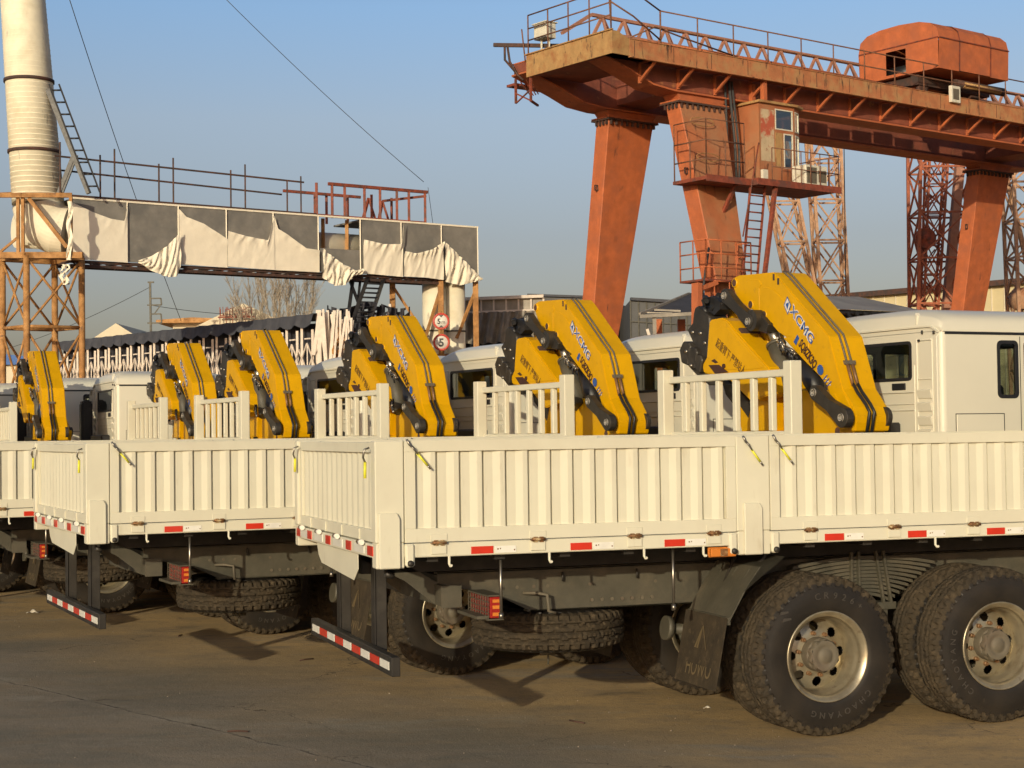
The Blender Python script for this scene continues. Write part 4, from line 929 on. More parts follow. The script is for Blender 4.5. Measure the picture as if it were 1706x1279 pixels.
proto = make_truck(); make_crane(proto); make_cab(proto)
for p in proto_parts: bpy.data.objects.remove(p)
LB = {'A': 'nearest cream truck, tail corner and striped underrun bar left, twin rear wheels right', 'B': 'truck with the largest yellow folded crane, its tail left of the nearest truck', 'C': 'truck whose yellow crane stands just left of the wide orange gantry leg', 'D': 'truck whose yellow crane stands in front of the two round road signs', 'E': 'truck whose yellow crane stands before the right part of the scissor tent', 'F': 'truck with the smaller half shaded yellow crane between two narrow cream racks', 'G': 'truck with the leftmost yellow crane, beside the rusty pipe tower', 'H': 'grey shaded cab with two small side windows right of the leftmost crane', 'I': 'farthest truck, only a bit of shaded cab roof at the left edge'}
for k in 'ABCDEFGHI':
    o = proto if k == 'A' else copy_tree(proto)
    X, Y, ph = TRK[k]; o.location = (X, Y, 0); o.rotation_euler = (0, 0, -math.radians(ph))
    tag(o, LB[k], 'truck', 'crane trucks parked in a slanting row')
#@@BACKGROUND
# ------------------------------------------------------------------ gantry crane
GA = math.radians(52.41)
gan = empty('gantry_crane', (2.57, 42.31, 0), PI / 2 - GA)
tag(gan, 'rusty orange double girder gantry crane with splayed box legs, hanging cabin and trolley house', 'gantry crane')
G = lambda g, r, z: (g, -r, z)
def gbox(s, g0, g1, r0, r1, z0, z1, mi=0): return s.box(g0, g1, -r1, -r0, z0, z1, mi)
GL = 19.5
for r0, r1, nm in ((-.55, 0, 0), (2.1, 2.6, 1)):
    s = MB()
    prof = [(-2.64, 10.98), (-1.5, 10.62), (-.9, 10.40), (-.2, 10.33), (GL - 1.5, 10.33), (GL, 10.9), (GL, 11.22), (-2.64, 11.22)]
    s.prism(prof, -r1, -r0, 'y')
    g_ = s.build('main_girder', 'maroon', gan, bevel=.015)
    s = MB(); s.prism([(a, b) for a, b in [(-2.5, 11.0), (-.9, 10.46), (-.2, 10.38), (GL - 1.6, 10.38), (GL - 1.6, 10.66), (-.2, 10.66), (-1.0, 10.72), (-2.5, 11.14)]], -r1 - .012, -r1, 'y'); s.build('web_stiffener', 'maroon', g_)
    s = MB()
    s.prism([(-2.64, 10.94), (-1.5, 10.58), (-.9, 10.36), (-.2, 10.29), (GL - 1.5, 10.29), (GL - 1.5, 10.33), (-.2, 10.33), (-.9, 10.40), (-1.5, 10.62), (-2.64, 10.98)], -r1 - .09, -r0 + .09, 'y'); gbox(s, -2.64, GL, r0 - .06, r1 + .06, 11.22, 11.25)
    s.build('girder_flange', 'orange', g_)
    s = MB(); gbox(s, -2.3, GL - .3, (r0 + r1) / 2 - .035, (r0 + r1) / 2 + .035, 11.25, 11.36); s.build('trolley_rail', 'rustdark', g_)
# legs
def leg(g0, rc, spread, far=0):
    """tapering box leg; the pair of one end spreads along the rail direction"""
    s = MB(); zt, zb_ = 10.08, .9; H_ = zt - zb_
    k = 1.02; wt, wb = 1.55, .55
    t = (g0, g0 + wt, rc - .5, rc); gb = .50 if 1 else 0
    rb = rc + spread * 1.95
    b = (g0 + gb, g0 + gb + wb, rb - .5, rb)
    k0 = len(s.m); s.hexa([G(b[0], b[2], zb_), G(b[1], b[2], zb_), G(b[1], b[3], zb_), G(b[0], b[3], zb_)], [G(t[0], t[2], zt), G(t[1], t[2], zt), G(t[1], t[3], zt), G(t[0], t[3], zt)])
    if rc > 1: s.m[k0 + 4] = 1; s.m[k0 + 2] = 0
    lg = s.build('leg', ['orange', 'legochre'], gan, bevel=.02)
    s = MB(); gbox(s, g0 - .09, g0 + wt + .09, rc - .6, rc + .09, 10.05, 10.09)
    for i in range(9): gbox(s, g0 + .02 + i * .185, g0 + .05 + i * .185, rc + .0, rc + .075, 9.93, 10.05)
    for i in range(4): gbox(s, g0 - .075, g0, rc - .46 + i * .13, rc - .43 + i * .13, 9.93, 10.05)
    for i in range(9): q = G(g0 + .08 + i * .17, rc + .05, 10.03); s.tube([q, (q[0], q[1], 10.13)], .022, 6)
    s.build('bolted_flange', 'rustdark', lg)
    s = MB(); z = 8.3; f = (zt - z) / H_; rr = rc + spread * 1.95 * f; ge = g0 + gb * f
    for (a, b_) in ((ge - .06, rr - .2), (g0 + wt + (gb + wb - wt) * f + .02, rr - .2)):
        for (p, q) in (((a - .05, z), (a + .05, z)), ((a - .05, z + .13), (a + .05, z + .13)), ((a - .05, z), (a - .05, z + .13)), ((a + .05, z), (a + .05, z + .13))): s.bar(G(p[0], b_, p[1]), G(q[0], b_, q[1]), .025)
    s.build('cable_bracket', 'rustdark', lg)
    s = MB(); s.hexa([G(g0 + .05, rc - .5, 10.13), G(g0 + wt - .05, rc - .5, 10.13), G(g0 + wt - .05, rc, 10.13), G(g0 + .05, rc, 10.13)], [G(g0 - .1, rc - .52, 10.32), G(g0 + wt + .1, rc - .52, 10.32), G(g0 + wt + .1, rc + .02, 10.32), G(g0 - .1, rc + .02, 10.32)])
    gbox(s, g0 - .09, g0 + wt + .09, rc - .6, rc + .09, 10.09, 10.13)
    s.build('leg_saddle', 'orange', lg, bevel=.01)
    return rb
for g0 in (0, 15.3):
    leg(g0, 0, -1); leg(g0, 2.6, 1)
    s = MB(); gbox(s, g0 + .25, g0 + 1.3, .02, 2.08, 10.42, 10.95); gbox(s, g0 - 2.4 if g0 < 1 else g0 + 3, g0 - 2.2 if g0 < 1 else g0 + 3.2, .02, 2.08, 11.0, 11.2); s.build('tie_beam', 'maroon', gan, bevel=.015)
    s = MB(); gbox(s, g0 + .3, g0 + 1.3, -3.2, 5.4, .45, .9)
    for rr in (-2.9, -1.9, 3.9, 5.0): s.lathe([(g0 + .62, .28), (g0 + .98, .28)], 18, (0, -rr, .29), 0, 'x'); s.lathe([(g0 + .62, .28), (g0 + .62, 0)], 18, (0, -rr, .29), 0, 'x')
    s.build('bogie', 'orange', gan)
# near walkway
s = MB(); gbox(s, -2.64, GL, 2.66, 3.2, 10.86, 10.90); gbox(s, -2.66, -.9, .05, 3.2, 10.86, 10.9); s.build('walkway_floor', 'maroon', gan)
s = MB(); gbox(s, -2.15, GL, 3.205, 3.23, 10.80, 11.20); gbox(s, -2.15, GL, 3.18, 3.26, 10.77, 10.80); gbox(s, -2.15, GL, 3.18, 3.25, 11.2, 11.22); s.build('side_fascia', 'fascia2', gan, bevel=.004); s = MB()
gbox(s, -2.69, -2.665, .02, 3.23, 10.80, 11.34); s.prism([(-2.66, 10.80), (-2.152, 10.80), (-2.152, 11.20), (-2.3, 11.25), (-2.5, 11.34), (-2.66, 11.34)], -3.23, -3.205, 'y'); gbox(s, -2.73, -2.66, .0, 3.26, 11.34, 11.37); gbox(s, -2.66, -2.15, 3.2, 3.26, 11.345, 11.37) if 0 else None
s.build('fascia', 'ochre', gan, bevel=.004)
s = MB()
for i in range(17): g = -2.0 + i * 1.25; gbox(s, g, g + .012, 3.231, 3.236, 10.82, 11.18)
s.build('fascia_joint', 'rustdark', gan)
for i in range(17):
    g = -1.3 + i * 1.25
    s = MB(); s.bar(G(g, 3.2, 10.80), G(g, 2.66, 10.42), .06); s.bar(G(g, 2.63, 10.36), G(g, 2.63, 10.86), .06); s.bar(G(g, 2.66, 10.84), G(g, 3.2, 10.84), .05, .035); s.build('walkway_bracket', 'orange', gan)
def railing(s, pts, posts, h=.80, r=.018, mids=(.40,), z0=0):
    for a, b in zip(pts, pts[1:]):
        a, b = Vector(a), Vector(b); n = max(1, round((b - a).length / posts))
        for k in range(n + 1): p = a.lerp(b, k / n); s.tube([p, p + Vector((0, 0, h))], r, 6)
        for m in (*mids, h): s.tube([a + Vector((0, 0, m)), b + Vector((0, 0, m))], r, 6)
s = MB(); railing(s, [G(-1.15, 3.22, 11.2), G(GL, 3.22, 11.2)], 1.25, .80); s.build('railing', 'rail', gan)
s = MB(); railing(s, [G(-2.68, .1, 11.37), G(-2.68, 3.2, 11.37)], .8, .95, mids=(.33, .62))
s.tube([G(-2.68, 3.2, 12.3), G(-2.0, 3.22, 12.35), G(-1.15, 3.22, 12.0)], .02, 6); s.tube([G(-2.68, 3.2, 12.0), G(-2.0, 3.22, 11.75), G(-1.15, 3.22, 11.3)], .02, 6); s.tube([G(-2.68, 3.2, 11.37), G(-2.75, 3.2, 12.45)], .018, 6)
s.tube([G(-1.15, 3.22, 11.2), G(-1.15, 3.22, 12.02)], .022, 6); s.tube([G(-2.2, 3.2, 11.2), G(-1.3, 3.2, 11.6), G(-.3, 3.1, 11.5), G(1.6, 3.0, 11.3)], .02, 6)
s.tube([G(-2.7, .0, 11.2), G(-2.76, -.05, 12.0)], .018, 6); s.build('railing', 'rail', gan)
s = MB(); gbox(s, -2.62, -2.3, .25, .72, 11.68, 12.05); gbox(s, -2.66, -2.26, .21, .76, 12.05, 12.08); s.tube([G(-2.5, .4, 11.3), G(-2.5, .4, 11.68)], .03, 6); s.tube([G(-2.42, .6, 11.3), G(-2.42, .6, 11.68)], .03, 6); s.build('control_cabinet', 'acwhite', gan, bevel=.01)
s = MB(); s.bar(G(-3.1, -.75, 11.70), G(-2.0, .9, 11.50), .08, .09); s.tube([G(-2.9, -.45, 11.62), G(-2.86, -.42, 11.25), G(-2.75, -.25, 10.9), G(-2.68, -.1, 10.75)], .03, 6); s.tube([G(-2.95, -.5, 11.66), G(-2.95, -.5, 11.3), G(-2.8, -.3, 11.0)], .03, 6)
s.build('cable_arm', 'rustdark', gan)
s = MB()
for k in range(4): s.bar(G(-2.5, -.1 - .12 * k, 10.8), G(-2.1, -.25 - .1 * k, 10.5), .02)
s.bar(G(-2.62, .1, 10.86), G(-2.62, .1, 10.2), .05); s.bar(G(-2.62, -.5, 10.86), G(-2.62, -.5, 10.25), .05); s.bar(G(-2.62, .1, 10.22), G(-2.0, -.4, 10.25), .05); s.bar(G(-2.62, .1, 10.5), G(-2.62, -.5, 10.25), .03); s.bar(G(-2.62, -.5, 10.5), G(-2.62, .1, 10.22), .03)
gbox(s, -2.6, -1.2, -.9, -.56, 10.72, 10.78); s.build('under_bracket', 'redsteel', gan)
# horizontal lattice truss carrying the conductor on the far side
s = MB(); za_, zb2, rr = 12.92, 12.30, -.75
for z in (za_, zb2): s.bar(G(.1, rr, z), G(GL, rr, z), .10, .08)
s.bar(G(.1, rr + .6, zb2), G(GL, rr + .6, zb2), .10, .08)
n = 26
for i in range(n):
    g = .1 + (GL - .1) * i / n; g2 = .1 + (GL - .1) * (i + 1) / n; gm = (g + g2) / 2
    s.bar(G(g, rr, zb2), G(gm, rr, za_), .07); s.bar(G(gm, rr, za_), G(g2, rr, zb2), .07); s.bar(G(g, rr, zb2), G(gm, rr + .6, zb2), .06); s.bar(G(gm, rr + .6, zb2), G(g2, rr, zb2), .06); s.bar(G(gm, rr, za_), G(g, rr + .6, zb2), .06)

for i in range(14): g = .4 + i * 1.45; s.bar(G(g, rr, zb2), G(g, rr, 11.3), .09); s.bar(G(g, rr + .6, zb2), G(g + .5, rr + .5, 11.3), .06)
s.bar(G(-.9, rr, 12.3), G(.1, rr, 12.92), .10, .08)
s.build('top_truss', 'pinky', gan)
s = MB()
for i in range(7): g = 2.6 + i * .95; gbox(s, g, g + .8, 2.0, 2.04, 11.26, 11.50 + .05 * (i % 3))
gbox(s, 1.2, 9.3, 2.3, 2.62, 11.26, 11.36); s.tube([G(-1.6, 2.9, 11.30), G(3, 2.9, 11.34), G(8.6, 2.9, 11.3)], .04, 6); s.build('cable_trough', 'orange', gan)
# trolley with its machine house
s = MB(); g0, g1 = 9.19, 12.32
prof = [(3.24, 11.94), (3.27, 12.78), (3.20, 13.05), (3.0, 13.22), (2.6, 13.33), (1.9, 13.38), (1.2, 13.36), (.75, 13.28), (.5, 13.12), (.42, 12.8), (.45, 11.94)]
for ga, gb in ((g0, g0 + .9), (g0 + .9, g0 + 2.3), (g0 + 2.3, g1)):
    k = .02 if ga > g0 + .5 and gb < g1 else 0
    rows = [(ga, k), (ga + .02, k), (gb - .02, k), (gb, k)]
    s.grid(lambda a, b, rows=rows: (rows[round(a * 3)][0], -(prof[round(b * 10)][0]) * (1 + 0), prof[round(b * 10)][1] + rows[round(a * 3)][1]), 3, 10, smooth=False)
# end walls, the left one with its opening
def wall(g, hole):
    us = [.45, 1.42, 2.12, 3.24]; vz = [11.94, 12.02, 12.68, 12.78]
    for a, b in zip(us, us[1:]):
        for c, d in zip(vz, vz[1:]):
            if hole and a == 1.42 and c == 12.02: continue
            s.add([G(g, a, c), G(g, b, c), G(g, b, d), G(g, a, d)], [(0, 1, 2, 3)])
    s.add([G(g, r, z) for r, z in prof[1:-1]], [tuple(range(len(prof) - 2))])
wall(g0, True); wall(g1, False); s.add([G(g0, .45, 11.94), G(g1, .45, 11.94), G(g1, 3.24, 11.94), G(g0, 3.24, 11.94)], [(0, 1, 2, 3)])
th = s.build('trolley_house', 'orange', gan)
s = MB()
for i in range(8): s.bar(G(g0 - .01, .45 + 2.8 * i / 8, 12.79), G(g0 - .01, .45 + 2.8 * (i + 1) / 8, 12.79), .03)
for g in (g0 + .9, g0 + 2.3): s.add([G(g + d, r + .012 * (r > 1.8) - .012 * (r < 1.8), z + .022) for d in (-.03, .03) for r, z in prof], [(i, i + 1, i + 12, i + 11) for i in range(10)])
s.bar(G(g0, 3.285, 12.78), G(g1, 3.285, 12.78), .03); s.build('roof_seam', 'redsteel', th)
s = MB(); s.tube([G(g0 + .5, 1.2, 12.1), G(g0 + .5, 2.0, 12.1)], .25, 12); gbox(s, g0 + .3, g0 + 2, 1.3, 2.6, 11.96, 12.2); s.build('winch_motor', 'plastic', th)
s = MB(); gbox(s, g0 + .1, g1 + .2, .3, .55, 11.62, 11.9); gbox(s, g0 + .1, g1 + .2, 2.2, 2.45, 11.62, 11.9); gbox(s, g0 + .2, g0 + .45, .5, 2.3, 11.66, 11.9); gbox(s, g1 - .3, g1, .5, 2.3, 11.66, 11.9)
for g in (g0 + .4, g1 - .4):
    for r in (-.27, 2.35): s.lathe([(r - .05, .2), (r + .1, .2), (r + .1, 0)], 16, (g, 0, 11.55)) if 0 else s.tube([G(g, r - .06, 11.56), G(g, r + .06, 11.56)], .2, 16)
s.tube([G(g0 + 1.0, 3.0, 11.66), G(g1 + .1, 3.0, 11.66)], .12, 12); s.build('trolley_frame', 'rustdark', gan)
s = MB(); s.tube([G(g0 + 1.3, 3.12, 11.62), G(g0 + 2.9, 3.12, 11.62)], .08, 10); s.build('conductor_drum', 'ochre', gan)
s = MB(); gbox(s, 9.6, 10.0, 3.24, 3.34, 11.02, 11.48); s.build('junction_box', 'acwhite', gan, bevel=.01)
s = MB(); gbox(s, 9.67, 9.93, 3.34, 3.345, 11.1, 11.4); s.build('box_plate', 'hub', gan)
# operator cabin
ga, gb, ra, rb = 2.17, 3.78, 2.0, 3.2; z0, z1 = 8.28, 10.2
s = MB()
s.add([G(ga, ra, z0), G(ga, rb - .02, z0), G(ga, rb - .02, z1), G(ga, ra, z1)], [(0, 1, 2, 3)])
s.add([G(gb, ra, z0), G(gb, ra, z1), G(ga, ra, z1), G(ga, ra, z0)], [(0, 1, 2, 3)])
nearw = lambda u, v, d: G(u, rb - d, v)
s.holed(nearw, [], [], (ga, gb - .36, z0, z1), [(2.72, 3.36, 9.58, 10.10), (3.02, 3.36, 8.62, 9.50)], 0, .03)
s.holed(lambda u, v, d: G(gb - .36 + u * .36, rb - .0 - u * .17 - d, v), [], [], (0, 1, z0, z1), [(.15, .9, 9.58, 10.10), (.15, .9, 8.62, 9.5)], 0, .03)
s.holed(lambda u, v, d: G(gb - d, u, v), [], [], (ra, rb - .17, z0, z1), [(ra + .1, rb - .27, 9.0, 10.1)], 0, .03)
gbox(s, ga, gb, ra, rb - .36, z0 - .04, z0)
oc = s.build('operator_cabin', 'legochre', gan)
s = MB(); s.prism([(ga - .08, -ra), (ga - .08, -rb - .08), (gb - .3, -rb - .08), (gb + .1, -rb + .1), (gb + .1, -ra)], z1, z1 + .06, 'z'); s.build('roof', 'ochre', oc)
for (u0, u1, v0, v1, f) in ((2.72, 3.36, 9.58, 10.10, nearw), (3.02, 3.36, 8.62, 9.50, nearw), (.15, .9, 9.58, 10.1, lambda u, v, d: G(gb - .36 + u * .36, rb - .0 - u * .17 - d, v)), (.15, .9, 8.62, 9.5, lambda u, v, d: G(gb - .36 + u * .36, rb - .0 - u * .17 - d, v))):
    s = MB(); w = .03 if u1 > 1 else .09
    for q in ((u0, u0 + w, v0, v1), (u1 - w, u1, v0, v1), (u0 + w, u1 - w, v0, v0 + .03), (u0 + w, u1 - w, v1 - .03, v1)):
        p = [(q[0], q[2]), (q[1], q[2]), (q[1], q[3]), (q[0], q[3])]; s.add([f(*c, -.012) for c in p] + [f(*c, .03) for c in p], [(0, 1, 2, 3), (4, 5, 6, 7), (0, 1, 5, 4), (1, 2, 6, 5), (2, 3, 7, 6), (3, 0, 4, 7)])
    fr = s.build('window', 'acwhite', oc); s = MB(); s.add([f(a, b, .01) for a, b in ((u0, v0), (u1, v0), (u1, v1), (u0, v1))], [(0, 1, 2, 3)]); s.build('pane', 'oldglass', fr)
s = MB(); s.add([nearw(a, b, -.006) for a, b in ((2.2, 8.75), (2.68, 8.75), (2.68, 10.05), (2.2, 10.05))], [(0, 1, 2, 3)]); s.build('peeling_panel', 'peel', oc)
s = MB(); gbox(s, 2.72, 2.98, rb, rb + .012, 8.62, 9.5); s.build('board', 'ochre', oc)
for k in range(2): s = MB(); gbox(s, 2.4, 2.52, 2.62 + .4 * k, 2.74 + .4 * k, 10.26, 10.77); s.build('cabin_hanger', 'orange', gan)
# cabin platform
s = MB(); zp = 8.0; s.prism([(-.3, -2.66), (-.3, -3.8), (1.2, -3.8), (1.2, -4.05), (4.15, -4.05), (4.15, -2.66)], zp, zp + .08, 'z')
s.prism([(-.3, -3.8), (1.2, -3.8), (1.2, -4.05), (4.15, -4.05), (4.15, -4.08), (1.17, -4.08), (1.17, -3.83), (-.3, -3.83)], zp - .04, zp + .12, 'z')
s.bar(G(.9, 3.6, zp), G(.9, 2.8, 6.9), .08); s.build('cabin_platform', 'redsteel', gan)
s = MB(); railing(s, [G(-.28, 2.7, zp), G(-.28, 3.8, zp), G(1.0, 3.8, zp)], .6, .95, mids=(.5,)); railing(s, [G(1.7, 4.04, zp), G(4.1, 4.04, zp), G(4.1, 2.7, zp)], .35, .9, r=.014, mids=(.45,))
railing(s, [G(-.28, 2.7, zp + .95), G(-.28, 3.8, zp + .95), G(1.0, 3.8, zp + .95)], 1.2, .5, r=.014, mids=()); s.build('railing', 'rail', gan)
s = MB(); gbox(s, 2.95, 3.75, 3.5, 3.98, zp + .09, zp + .62); a_ = s.build('air_conditioner', 'acwhite', gan, bevel=.02); s = MB(); gbox(s, 3.0, 3.35, 3.98, 3.99, zp + .16, zp + .56); gbox(s, 3.42, 3.7, 3.98, 3.985, zp + .2, zp + .5); s.build('louvre', 'hub', a_)
s = MB(); gbox(s, 1.45, 1.62, 3.9, 3.98, zp + .1, zp + .36); s.build('junction_box', 'acwhite', gan)
def ladder(s, a, b, side, w=.4, n=12, r=.02, rw=.05):
    a, b, side = Vector(a), Vector(b), Vector(side).normalized() * w / 2
    s.bar(a - side, b - side, rw, .04); s.bar(a + side, b + side, rw, .04)
    for i in range(n): p = a.lerp(b, (i + .5) / n); s.tube([p - side, p + side], r, 6)
s = MB(); ladder(s, G(1.5, 3.75, 8.05), G(1.2, 3.7, 5.6), (1, 0, 0), .5, 12); s.bar(G(1.9, 3.95, 8.0), G(1.5, 3.9, 5.7), .10, .08)
s.tube([G(1.35, 3.95, 9.0), G(.85, 3.85, 6.7)], .018, 6); s.build('ladder', 'redsteel', gan)
s = MB(); zq = 5.58; gbox(s, -.45, 1.1, 3.0, 3.9, zq, zq + .05); s.build('lower_platform', 'redsteel', gan)
s = MB(); railing(s, [G(-.42, 3.0, zq), G(-.42, 3.88, zq), G(1.08, 3.88, zq), G(1.08, 3.0, zq)], .5, .98, mids=(.33, .66)); railing(s, [G(-.2, 3.92, zq - 1.5), G(.3, 3.92, zq - 1.5)], .5, 1.5, mids=(.4, .8, 1.2)); s.build('railing', 'orange', gan)
s = MB(); s.bar(G(-.75, 3.9, 5.5), G(-.9, 4.0, 3.4), .22, .14); s.bar(G(-.1, 3.9, 5.55), G(-.75, 3.9, 5.35), .10); s.build('cable_guide', 'orange', gan)
s = MB(); s.tube([G(1.62, 2.7, 10.75), G(1.75, 2.75, 9.2), G(1.7, 2.85, 8.1)], .035, 6); s.tube([G(1.72, 2.7, 10.75), G(1.85, 2.8, 9.0), G(1.62, 3.0, 8.1)], .03, 6); s.tube([G(1.52, 2.66, 10.75), G(1.58, 2.7, 8.1)], .03, 6)
s.tube([G(-.05, 3.6, 6.4), G(-.55, 3.9, 5.4), G(-1.0, 4.1, 4.2), G(-1.3, 4.3, 2.5)], .03, 6); s.build('power_cable', 'cable', gan)
s = MB()
for k in (0, .9): s.grid(lambda a, b: G(.55 + .35 * math.cos(PI * a + 0), 2.66 + .12 + k * .12, 9.55 - k + .06 * math.sin(PI * a)), 8, 1) if 0 else s.tube([G(.55 + .4 * math.cos(PI * 2 * i / 12), 2.72 + (10.08 - 9.55 + k) * .21, 9.6 - k + .10 * math.sin(PI * 2 * i / 12)) for i in range(13)], .012, 5)
s.build('hand_hold', 'ochre', gan)

# ------------------------------------------------------------------ lattice masts beyond the gantry
def lattice(name, A, B, wA, wB, n, m, parent=None, r=.06, ax=(1, 0, 0), ay=(0, 1, 0)):
    """four-chord lattice from A (top) to B (bottom)"""
    A, B = Vector(A), Vector(B); s = MB(); ax, ay = Vector(ax), Vector(ay)
    c = lambda t, i: A.lerp(B, t) + (ax * (1, 1, -1, -1)[i] + ay * (1, -1, -1, 1)[i]) * (wA + (wB - wA) * t) / 2
    for i in range(4): s.bar(c(0, i), c(1, i), r * 1.5)
    for k in range(n):
        t0, t1 = k / n, (k + 1) / n
        for i in range(4):
            j = (i + 1) % 4; s.bar(c(t1, i), c(t1, j), r * .9)
            s.bar(c(t0, i), c(t1, j), r * .8); s.bar(c(t0, j), c(t1, i), r * .8)
    return s.build(name, m, parent)
lg = empty('lattice_gantry', (11.5, 62, 0)); tag(lg, 'pale brown lattice leg pair leaning together right of the operator cabin', 'lattice gantry')
def rel(o, p): return Vector(p) - o.location
lattice('lattice_leg', rel(lg, (11.75, 62, 13.6)), rel(lg, (12.3, 62, 0)), 1.1, .9, 9, 'lattice', lg, .07)
lattice('lattice_leg', rel(lg, (9.75, 62.3, 13.6)), rel(lg, (12.3, 62.3, 0)), 1.0, .8, 9, 'lattice', lg, .07)
s = MB(); s.box(-3, 3, -.7, .7, 13.6, 14.2); s.build('top_beam', 'lattice', lg)
lm = empty('lattice_mast', (15.4, 60, 0)); tag(lm, 'reddish tapering lattice mast with a round cable reel halfway up', 'lattice mast')
lattice('mast', rel(lm, (15.75, 60, 13)), rel(lm, (14.75, 60, 0)), 2.05, .65, 8, 'mast', lm, .075)
lattice('inner_leg', rel(lm, (15.6, 60, 13)), rel(lm, (14.7, 60, 0)), .7, .35, 12, 'mast', lm, .05)
s = MB(); s.bar(rel(lm, (16.45, 60.2, 12)), rel(lm, (15.1, 60.2, 0)), .38, .3); s.build('brace', 'pinky', lm)
s = MB(); p = rel(lm, at(1541, 397, 59.4)); s.lathe([(-.12, .34), (-.12, .38), (-.09, .38), (-.09, .3), (.09, .3), (.09, .38), (.12, .38), (.12, 0)], 20, p); s.lathe([(-.12, .34), (-.08, .1), (-.14, .08), (-.14, 0)], 20, p); s.tube([p + Vector((-.1, 0, -.35)), p + Vector((.1, 0, -.7)), p + Vector((.35, 0, -.4))], .03, 6); s.build('cable_reel', 'redsteel', lm)
lr = empty('lattice_tower', (19.4, 62, 0)); tag(lr, 'brown lattice tower with pale cabinets cut off by the right edge', 'lattice tower')
lattice('tower', (0, 0, 12.5), (0.15, 0, 0), 1.5, 1.3, 9, 'lattice', lr, .08)
s = MB(); s.bar((-.8, 0, 11.5), (.1, 0, 7.4), .16); s.bar((.9, 0, 11.5), (.2, 0, 7), .3); s.build('brace', 'lattice', lr)
s = MB(); s.box(-.3, .9, -.95, -.8, 10.2, 11.8); s.build('cabinet', 'creamwall', lr)
s = MB(); s.lathe([(7.0, .55), (7.3, .7), (7.5, .72), (7.8, .5)], 16, (-.1, -.2, -.6), 0, 'z'); s.build('lamp_cage', 'lattice', lr)

# ------------------------------------------------------------------ pale factory hall and membrane canopies on the right
hall = empty('factory_hall', (30, 95, 0)); tag(hall, 'pale yellow factory hall with a dark eaves line behind the lattice masts', 'building')
a, b = at(1360, 497, 90), at(1800, 458, 100)
def wallq(s, p, q, z0, z1, mi=0): s.add([(p[0], p[1], z0), (q[0], q[1], z0), (q[0], q[1], z1), (p[0], p[1], z1)], [(0, 1, 2, 3)], mi)
a, b = at(1330, 500, 100) - hall.location, at(1900, 452, 84) - hall.location
s = MB(); d = (b - a); d.z = 0; d.normalize(); nrm = Vector((-d.y, d.x, 0))
zt = a.z
s.hexa([(a.x, a.y, 0), (b.x, b.y, 0), (b.x + nrm.x * 20, b.y + nrm.y * 20, 0), (a.x + nrm.x * 20, a.y + nrm.y * 20, 0)], [(a.x, a.y, a.z), (b.x, b.y, b.z), (b.x + nrm.x * 20, b.y + nrm.y * 20, b.z), (a.x + nrm.x * 20, a.y + nrm.y * 20, a.z)]); s.build('wall', 'yellowwall', hall)
s = MB(); s.bar(a - nrm * .2, b - nrm * .2, .5, .3); s.bar(a - nrm * .1 + Vector((18.5, 0, -3.0)) * 0 + d * 17 + Vector((0, 0, -1.9)), b - nrm * .1 + Vector((0, 0, -2.0)), .3, .35); s.build('eaves', 'rustdark', hall)
s = MB()
for i in range(28): p = a.lerp(b, i / 28); s.bar((p.x - nrm.x * .02, p.y - nrm.y * .02, 3), (p.x - nrm.x * .02, p.y - nrm.y * .02, p.z), .07)
s.build('panel_joint', 'creamwall', hall)
can = empty('canopy', (13, 48, 0)); tag(can, 'grey membrane canopy over dark trusses behind the largest crane', 'canopy')
def mem(pts, name, m, parent, org, sag=.15):
    s = MB(); p = [Vector(q) - org for q in pts]
    s.grid(lambda u, v: p[0].lerp(p[1], u).lerp(p[3].lerp(p[2], u), v) - Vector((0, 0, sag * math.sin(PI * u) * math.sin(PI * v))), 10, 6); o = s.build(name, m, parent)
    return o
co = can.location
mem([at(1330, 492, 46), at(1430, 494, 49), at(1560, 522, 47), at(1340, 512, 43)], 'membrane', 'membrane', can, co, .05)
s = MB(); 
for (u0, v0, u1, v1, Y0_, Y1_) in ((1335, 516, 1545, 524, 43.2, 46.8), (1335, 540, 1470, 527, 43.4, 46), (1335, 528, 1500, 524, 44.5, 46)): s.bar(at(u0, v0, Y0_) - co, at(u1, v1, Y1_) - co, .09)
for i in range(12): u = 1340 + i * 14; s.bar(at(u, 516 + i * .6, 43.4 + i * .2) - co, at(u + 10, 538 - i * 1.0, 43.5 + i * .2) - co, .07)
for u in (1352, 1425, 1500): p = at(u, 530, 45) - co; s.bar(p, (p.x, p.y, 0), .12)
s.build('truss', 'plastic', can)
s = MB(); s.hexa([at(1335, 555, 52) - co, at(1600, 540, 52) - co, at(1600, 540, 56) - co, at(1335, 555, 56) - co], [at(1335, 516, 52) - co, at(1600, 524, 52) - co, at(1600, 524, 56) - co, at(1335, 516, 56) - co]); s.build('back_curtain', 'rustdark', can)
cl = empty('canopy', (6.5, 45, 0)); tag(cl, 'dark sloping canopy with a thin pale edge beam left of the orange crane base', 'canopy')
co = cl.location
mem([at(1068, 524, 44), at(1150, 488, 47), at(1200, 486, 47), at(1190, 520, 44)], 'roof_sheet', 'awning', cl, co, .0)
s = MB(); s.bar(at(1066, 527, 43.9) - co, at(1200, 520, 43.9) - co, .09); s.bar(at(1066, 523, 43.9) - co, at(1148, 489, 46.9) - co, .07)
for k in range(2): s.bar(at(1078 + 12 * k, 521 - 5 * k, 44.2) - co, at(1120 + 14 * k, 522 - 4 * k, 44.1) - co, .05)
for u in (1090, 1160): p = at(u, 526, 44) - co; s.bar(p, (p.x, p.y, 0), .10)
s.build('edge_beam', 'silver', cl)
s = MB(); p = at(1096, 532, 46) - co; s.bar((p.x, p.y, 0), (p.x, p.y, p.z), .35, .2); p = at(1135, 532, 46) - co; s.bar((p.x, p.y, 0), (p.x, p.y, p.z), .2, .2); s.build('post', 'orange', cl)
